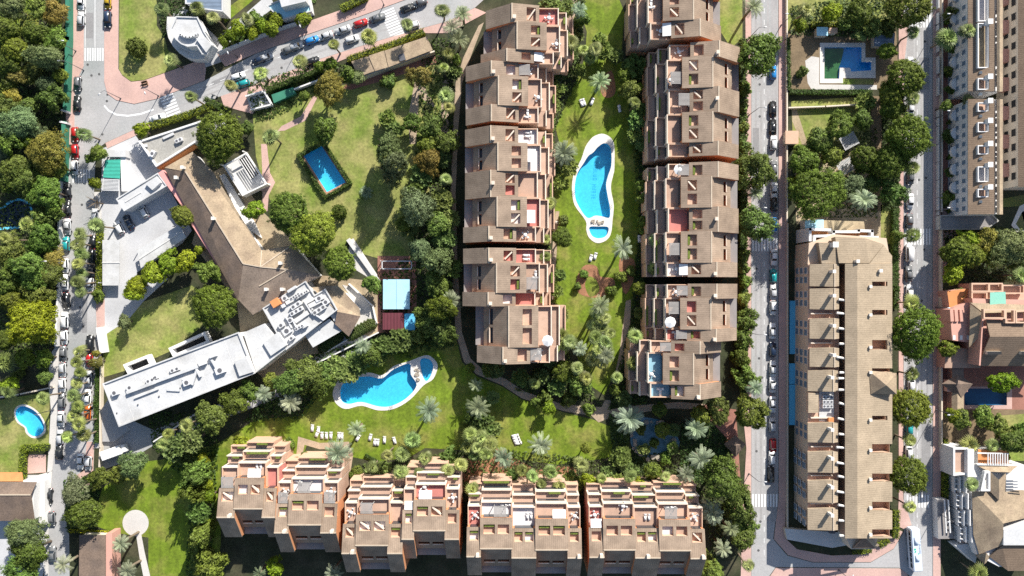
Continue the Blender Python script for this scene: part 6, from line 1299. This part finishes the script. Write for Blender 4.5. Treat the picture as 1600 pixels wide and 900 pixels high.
CARLIST = """
parked beside the pink pavement and green fence|126 3 90 w s;126 29 90 s h;121 131 90 g h;120 161 90 k s;117 210 92 r h;117 237 92 r h;116.5 262 92 w h
parked along the white boundary wall|105 298 93 k s;104.5 326 93 k s;105 354 92 s s;103 381 92 t h;101.5 415 92 w h;101 441 92 w s;103 470 92 k s;101 500 92 w v;100 527 92 w h;98.5 553 92 g s;97.5 578 92 s h;97 602 92 w h;96 626 92 g h;95 655 92 s s;93.5 683 92 s h;92 707 92 k h
parked under palms facing the boundary wall|148 337 92 s h;145 380 90 k s;144 402 90 k v;143 423 90 k h;141 444 90 s h;140.5 536 90 k v;139.5 563 90 r h;138 592 90 s s;136.5 621 90 w s;136.5 645 90 o h
parked at the lower bend of the boundary-wall street|125.5 721 88 w s;137.5 724 88 s h;76 776 86 k s;80.5 811 92 g h;81.5 866 92 g s
on the lawn side of the boundary-wall street|168 3 90 y h;168 30 90 n v
parked at the crossing below the round lawn|246 184 18 w s
parked in the upper bays of the slanting street|372 119 20 w h;404 94 22 n h;416 89 22 s h;452 77 21 g s;463 72 21 s h;487.5 62.5 20 b h;508 56 20 s s;535.5 46.5 19 s s;563.5 36 20 r h;590 27.5 20 g s;638 12 20 k s;656 4 20 g h
parked under the palms on the slanting street|379 131 20 t h;488 95 20 k h;644 40 18 w h
driving along the slanting street|550 61 19 w h
parked in the white walled car park|185.5 355.5 118 w h;200.5 347 118 n s;224 330 118 w h
parked on the beige building street, upper half|1208 85 90 s h;1208 113 90 b h;1208 170 90 k s;1208 198 90 k s;1209 223 90 w h;1209.5 262 90 g h;1209.5 297 90 w s;1210 319 90 k h;1209.5 351 90 b h;1209.5 402 90 w s;1208.5 431 90 t h
parked on the beige building street, lower half|1208.5 456 90 s s;1208 481 90 w h;1207.5 517 90 w s;1207.5 546 90 n h;1208 576 90 w s;1207.5 601 90 w s;1207.5 632 90 w s;1207 664 90 s h;1208 697 90 r h;1206.5 715 90 w h;1205 741 90 k s
parked along the far street, upper half|1422.5 100 90 w h;1423 170 90 w h;1423 278 90 g h;1422.5 315 90 w s;1421.5 346 90 g s;1421 395 90 w x;1420.5 427 90 g s
parked along the far street, lower half|1421.5 456 90 w h;1424 600 90 w h;1421 668 90 t h;1420.5 705 90 w h
"""
for row in CARLIST.strip().split('\n'):
    wh, lst = row.split('|')
    for t in lst.split(';'):
        a, b, an, c, ty = t.split(); car(float(a), float(b), float(an) + (180 if (int(float(a) * 7 + float(b))) % 3 == 0 else 0), c, ty, wh)
# bus with lettering along the roof edge
e = empty('city_bus', *W(1428, 857, 1.5), .022, math.radians(-86)); mb = MB(); mb.box(-5.9, -1.25, .35, 5.9, 1.25, 3.0)
mat('bus_paint', (0.60, 0.68, 0.78), rough=0.35, var=0.03); mat('bus_green', (0.03, 0.42, 0.26), var=0); mat('bus_ink', (0.05, 0.06, 0.14), var=0)
o = link_mesh('body', bevmesh('body', mb, 'bus_paint', .18, 2, False), e)
for s in (-1, 1):
    for i in range(7): mb = MB(); mb.box(-5.2 + i * 1.5, s * 1.235, 1.5, -3.9 + i * 1.5, s * 1.262, 2.5); q = mb.build('side_window', 'car_glass'); q.parent = e
mb = MB(); mb.box(5.86, -1.05, 1.3, 5.915, 1.05, 2.7); q = mb.build('windscreen', 'car_glass'); q.parent = e
for x in (-3.6, 3.4):
    for s in (-1, 1): w = link_mesh('wheel', CARS['v']['wheel'], e); w.location = (x, s * 1.1, .48); w.scale = (1.55, 1.4, 1.55)
for x, l in ((-2.6, 2.2), (2.2, 1.8)): mb = MB(); mb.box(x - l / 2, -.6, 2.98, x + l / 2, .45, 3.22); q = link_mesh('roof_unit', bevmesh('roof_unit', mb, 'bus_paint', .06), e)
for x, y, r in ((-.3, -.55, .3), (.3, -.45, .24), (1.0, .35, .2), (.55, -.62, .16)):
    mb = MB(); mb.prism([(x + r * math.cos(k * .628), y + r * math.sin(k * .628)) for k in range(10)], 3.0, 3.012); q = mb.build('roof_mark', 'bus_green'); q.parent = e
fc = bpy.data.curves.new('lettering', 'FONT'); fc.body = 'Avanza'; fc.size = .95; fc.align_x = 'CENTER'; fc.align_y = 'CENTER'; fc.extrude = .004; fc.materials.append(MATS['bus_ink'])
ft = bpy.data.objects.new('lettering_curve', fc); COL.objects.link(ft); bpy.context.view_layer.update(); fm_ = bpy.data.meshes.new_from_object(ft.evaluated_get(bpy.context.evaluated_depsgraph_get())); bpy.data.objects.remove(ft)
fo = bpy.data.objects.new('lettering', fm_); COL.objects.link(fo); fo.parent = e; fo.location = (-.4, .82, 3.006)
tag(e, 'pale blue bus with dark lettering on its roof at the rounded corner', 'bus', (1428, 857))
# motorcycle
e = empty('motorcycle', *W(335, 149, .6), .02, math.radians(-20)); mb = MB()
for x in (-.65, .65): q = MB(); q.tube([(x, -.06, .3), (x, .06, .3)], [.3, .3], 12); w = q.build('wheel', 'tyre'); w.parent = e
mb = MB(); mb.tube([(-.75, 0, .72), (-.2, 0, .80), (.25, 0, .85), (.45, 0, .9), (.62, 0, .55)], [.12, .17, .2, .12, .07], 8); w = mb.build('body', 'metal_dark', smooth=True); w.parent = e
mb = MB(); mb.tube([(.42, -.38, 1.0), (.48, 0, 1.02), (.42, .38, 1.0)], [.025, .03, .025], 6); w = mb.build('handlebar', 'metal_light'); w.parent = e
tag(e, 'dark motorcycle parked on the pavement by the slanting street', 'motorcycle', (335, 149))
# small lorry with a white canopy by the modern building drive
e = empty('canopy_truck', *W(176, 707, 2.5), .03, math.radians(20))
for nm, mm, bx, bv in (('canopy', 'cloth_white', (-3.3, -1.3, 1.2, 2.4, 1.3, 3.0), .12), ('chassis', 'metal_dark', (-3.2, -1.0, .5, 3.2, 1.0, 1.15), .05), ('cab', 'wall_white', (2.5, -1.1, .6, 3.6, 1.1, 2.4), .15)):
    mb = MB(); mb.box(*bx); link_mesh(nm, bevmesh(nm, mb, mm, bv, 2, False), e)
for x in (-2.2, 2.7):
    for s in (-1, 1): w = link_mesh('wheel', CARS['v']['wheel'], e); w.location = (x, s * 1.0, .42); w.scale = (1.3, 1.2, 1.3)
tag(e, 'white canopied truck on the drive below the modern building', 'truck', (176, 707))
# ------------------------------------------------------------------ loungers, lamps, terrace furniture, sheds
def lounger_meshes():
    f = MB()
    for y in (-.3, .3): f.box(-.95, y - .03, .24, .95, y + .03, .30)
    for x in (-.95, -.3, .3, .9): f.box(x - .025, -.27, .245, x + .025, .27, .295)
    for x in (-.75, .75):
        for y in (-.28, .28): f.box(x - .03, y - .03, 0, x + .03, y + .03, .25)
    fm = bpy.data.meshes.new('frame'); fm.from_pydata(f.v, [], f.f); fm.materials.append(MATS['metal_light'])
    m = MB(); m.box(-.95, -.31, .30, .35, .31, .40); mm = bevmesh('mattress', m, 'cloth_white', .03)
    a = math.radians(38); m = MB(); m.add([(.33, s * .31, .30 + t) for t in (0, .1) for s in (-1, 1)] + [(.33 + .72 * math.cos(a) - t * math.sin(a), s * .31, .30 + .72 * math.sin(a) + t * math.cos(a)) for t in (0, .1) for s in (-1, 1)], [(0, 1, 3, 2), (4, 6, 7, 5), (0, 4, 5, 1), (2, 3, 7, 6), (0, 2, 6, 4), (1, 5, 7, 3)])
    return fm, mm, bevmesh('backrest', m, 'cloth_white', .03)
LM = lounger_meshes()
LOUNGERS = """beside the two-palm shadow on the central lawn|908.5 161 110;912 160 110;925 159 70|alone at the shaded edge of the central lawn|967.5 170 100|below the long curvy pool|923 403 75;930 400 75|next to the dark bush left of the long pool|873.5 348 0|in the shade of the rose-red terrace block|1004 338 60;998.5 373 95
beside the guitar-shaped pool lawn path|488.5 668 85;498 671 85;496 677 70;503.5 679.5 88;510.5 680 88;517.5 679.5 86;530 680 88;534.5 680.5 88;560 683.5 60;579 682.5 75;586 690 85;590.5 690.5 85;601 686.5 88;616.5 687.5 105|below the shrubs right of the lower lawn|805 680.5 12;806.5 684.5 12;808 688.5 12;810 692 12"""
for row in LOUNGERS.split('\n'):
    p = row.split('|')
    for wh, lst in zip(p[::2], p[1::2]):
        for t in lst.split(';'):
            a, b, an = map(float, t.split()); e = empty('sun_lounger', *W(a, b), .04, math.radians(an))
            for nm, me in zip(('frame', 'mattress', 'backrest'), LM): o = link_mesh(nm, me, e); o.scale = (1.08, 1.25, 1)
            e.scale = (1, 1, 1); tag(e, f'white sun lounger {wh}', 'sun lounger', (a, b), 'white sun loungers on the lawns')
# street lamps
lp = MB(); lp.tube([(0, 0, 0), (0, 0, 4), (0, 0, 8.2)], [.11, .085, .06], 8); pole = bevmesh('pole', lp, 'metal_dark', 0)
la = MB(); la.tube([(0, 0, 8.1), (.6, 0, 8.45), (1.5, 0, 8.5)], [.05, .045, .04], 6); arm = bevmesh('arm', la, 'metal_dark', 0)
lh = MB(); lh.box(1.2, -.16, 8.42, 2.0, .16, 8.56); head = bevmesh('lamp_head', lh, 'metal_light', .04)
lb = MB(); lb.tube([(0, 0, 0), (0, 0, .5)], [.22, .16], 8); base = bevmesh('base', lb, 'metal_dark', 0)
for px, py, an, wh in ((189, 154, 225, 'on the rounded pink corner'), (119, 80, 0, 'on the pink pavement by the fence'), (131, 110, 180, 'by the first crosswalk'), (248, 150, -70, 'above the diagonal crosswalk'), (95, 300, 0, 'along the white boundary wall'), (93, 410, 0, 'along the white boundary wall'), (90, 530, 0, 'along the white boundary wall'), (84, 640, 0, 'along the white boundary wall'),
    (1170, 60, 0, 'behind the street-side terraced blocks'), (1170, 180, 0, 'behind the street-side terraced blocks'), (1170, 330, 0, 'behind the street-side terraced blocks'), (1170, 520, 0, 'behind the street-side terraced blocks'), (1170, 740, 0, 'behind the street-side terraced blocks'), (1220, 40, 180, 'outside the angular pool garden'),
    (1462, 40, 180, 'on the shaded far pavement'), (1462, 185, 180, 'on the shaded far pavement'), (1462, 330, 180, 'on the shaded far pavement'), (1462, 480, 180, 'on the shaded far pavement'), (1462, 640, 180, 'on the shaded far pavement'), (1462, 800, 180, 'on the shaded far pavement'), (480, 50, -70, 'on the upper pavement of the slanting street'), (600, 8, -70, 'on the upper pavement of the slanting street'), (372, 90, -70, 'on the upper pavement of the slanting street'), (1310, 890, 90, 'on the pink island at the bottom edge')):
    e = empty('street_lamp', *W(px, py), .12, math.radians(an))
    for nm, me in (('pole', pole), ('arm', arm), ('lamp_head', head), ('base', base)): link_mesh(nm, me, e)
    tag(e, f'slim grey street lamp {wh}', 'street lamp', (px, py), 'street lamps')
# benches on the rounded pavement
for k, (px, py) in enumerate(((227, 129.5), (228, 133.5))):
    x, y = W(px, py); e = empty('park_bench', x, y, .12, math.radians(14))
    for nm, bx in (('seat', (-.85, -.22, .40, .85, .22, .46)), ('backrest', (-.85, .20, .5, .85, .26, .85)), ('leg', (-.75, -.2, 0, -.67, .24, .4)), ('leg', (.67, -.2, 0, .75, .24, .4))): mb = MB(); mb.box(*bx); o = mb.build(nm, 'bench_wood'); o.parent = e
    tag(e, ('upper' if k == 0 else 'lower') + ' wooden bench on the rounded pink pavement', 'bench', (px, py))
# terrace furniture on the upper terraces
tm = MB(); tm.tube([(0, 0, .70), (0, 0, .75)], [.55, .55], 14); tabletop = bevmesh('table_top', tm, 'awning_white', 0)
tm = MB(); tm.tube([(0, 0, 0), (0, 0, .7)], [.06, .05], 8); tm.tube([(0, 0, 0), (0, 0, .04)], [.3, .28], 10); tleg = bevmesh('pedestal', tm, 'metal_dark', 0)
def chair_mesh():
    mb = MB(); mb.box(-.24, -.24, .40, .24, .24, .46); mb.box(-.24, .20, .46, .24, .26, .9)
    for x in (-.22, .18):
        for y in (-.22, .18): mb.box(x, y, 0, x + .05, y + .05, .4)
    return bevmesh('chair', mb, 'awning_white', 0)
chm = chair_mesh(); pm_ = MB()
pm_.v = [(0, 0, 2.6)] + [(1.5 * math.cos(k * math.pi / 4), 1.5 * math.sin(k * math.pi / 4), 2.1) for k in range(8)]; pm_.f = [(0, 1 + k, 1 + (k + 1) % 8) for k in range(8)]
canopy = bevmesh('canopy', pm_, 'cloth_white', 0, smooth=False); pm_ = MB(); pm_.tube([(0, 0, 0), (0, 0, 2.55)], [.035, .03], 6); upole = bevmesh('pole', pm_, 'metal_light', 0)
frng = random.Random(21); nblk = {}
for (R, kind, uc, rr, fv, w, first, blk) in TERR:
    c = frng.random(); v = fv + 2.3 + frng.random() * .4; u = uc + frng.uniform(-.5, .5) * max(0, w - 3); x, y = R.xy(u, rr + R.sgn() * v)
    bl = blk['_l']; key = (x / PX * 1.05 + 800, 450 - y / PX * 1.05); short = {'A': 'of the thicket-side blocks', 'B': 'of the street-side blocks', 'C': 'of the sunlit bottom blocks'}[R.o]
    if c < .45:
        e = empty('patio_table', x, y, 8.0 + LIFT, frng.uniform(0, 3)); link_mesh('table_top', tabletop, e); link_mesh('pedestal', tleg, e); tag(e, f'round white table on a terrace {short}', 'table', key, 'terrace tables')
        for k in range(4):
            a = e.rotation_euler.z + k * math.pi / 2; cx, cy = x + .95 * math.cos(a), y + .95 * math.sin(a); ch = link_mesh('patio_chair', chm); ch.location = (cx, cy, 8.0 + LIFT); ch.rotation_euler = (0, 0, a - math.pi / 2)
            tag(ch, f'white chair at a terrace table {short}', 'chair', (key[0] + k * .1 + math.cos(a) * 3, key[1] - math.sin(a) * 3), 'terrace chairs')
    elif c < .50:
        e = empty('sun_umbrella', x, y, 8.0 + LIFT); link_mesh('canopy', canopy, e); link_mesh('pole', upole, e); tag(e, f'white sun umbrella on a terrace {short}', 'umbrella', key, 'terrace umbrellas')
    elif c < .66:
        for k in (-.5, .5):
            x2, y2 = R.xy(u + k, rr + R.sgn() * v); e = empty('sun_lounger', x2, y2, 8.0 + LIFT, frng.choice((0, math.pi / 2)))
            for nm, me in zip(('frame', 'mattress', 'backrest'), LM): link_mesh(nm, me, e)
            tag(e, f'white sun lounger on a terrace {short}', 'sun lounger', (key[0] + k * 5, key[1] + k * 5), 'terrace loungers')
finish_labels()
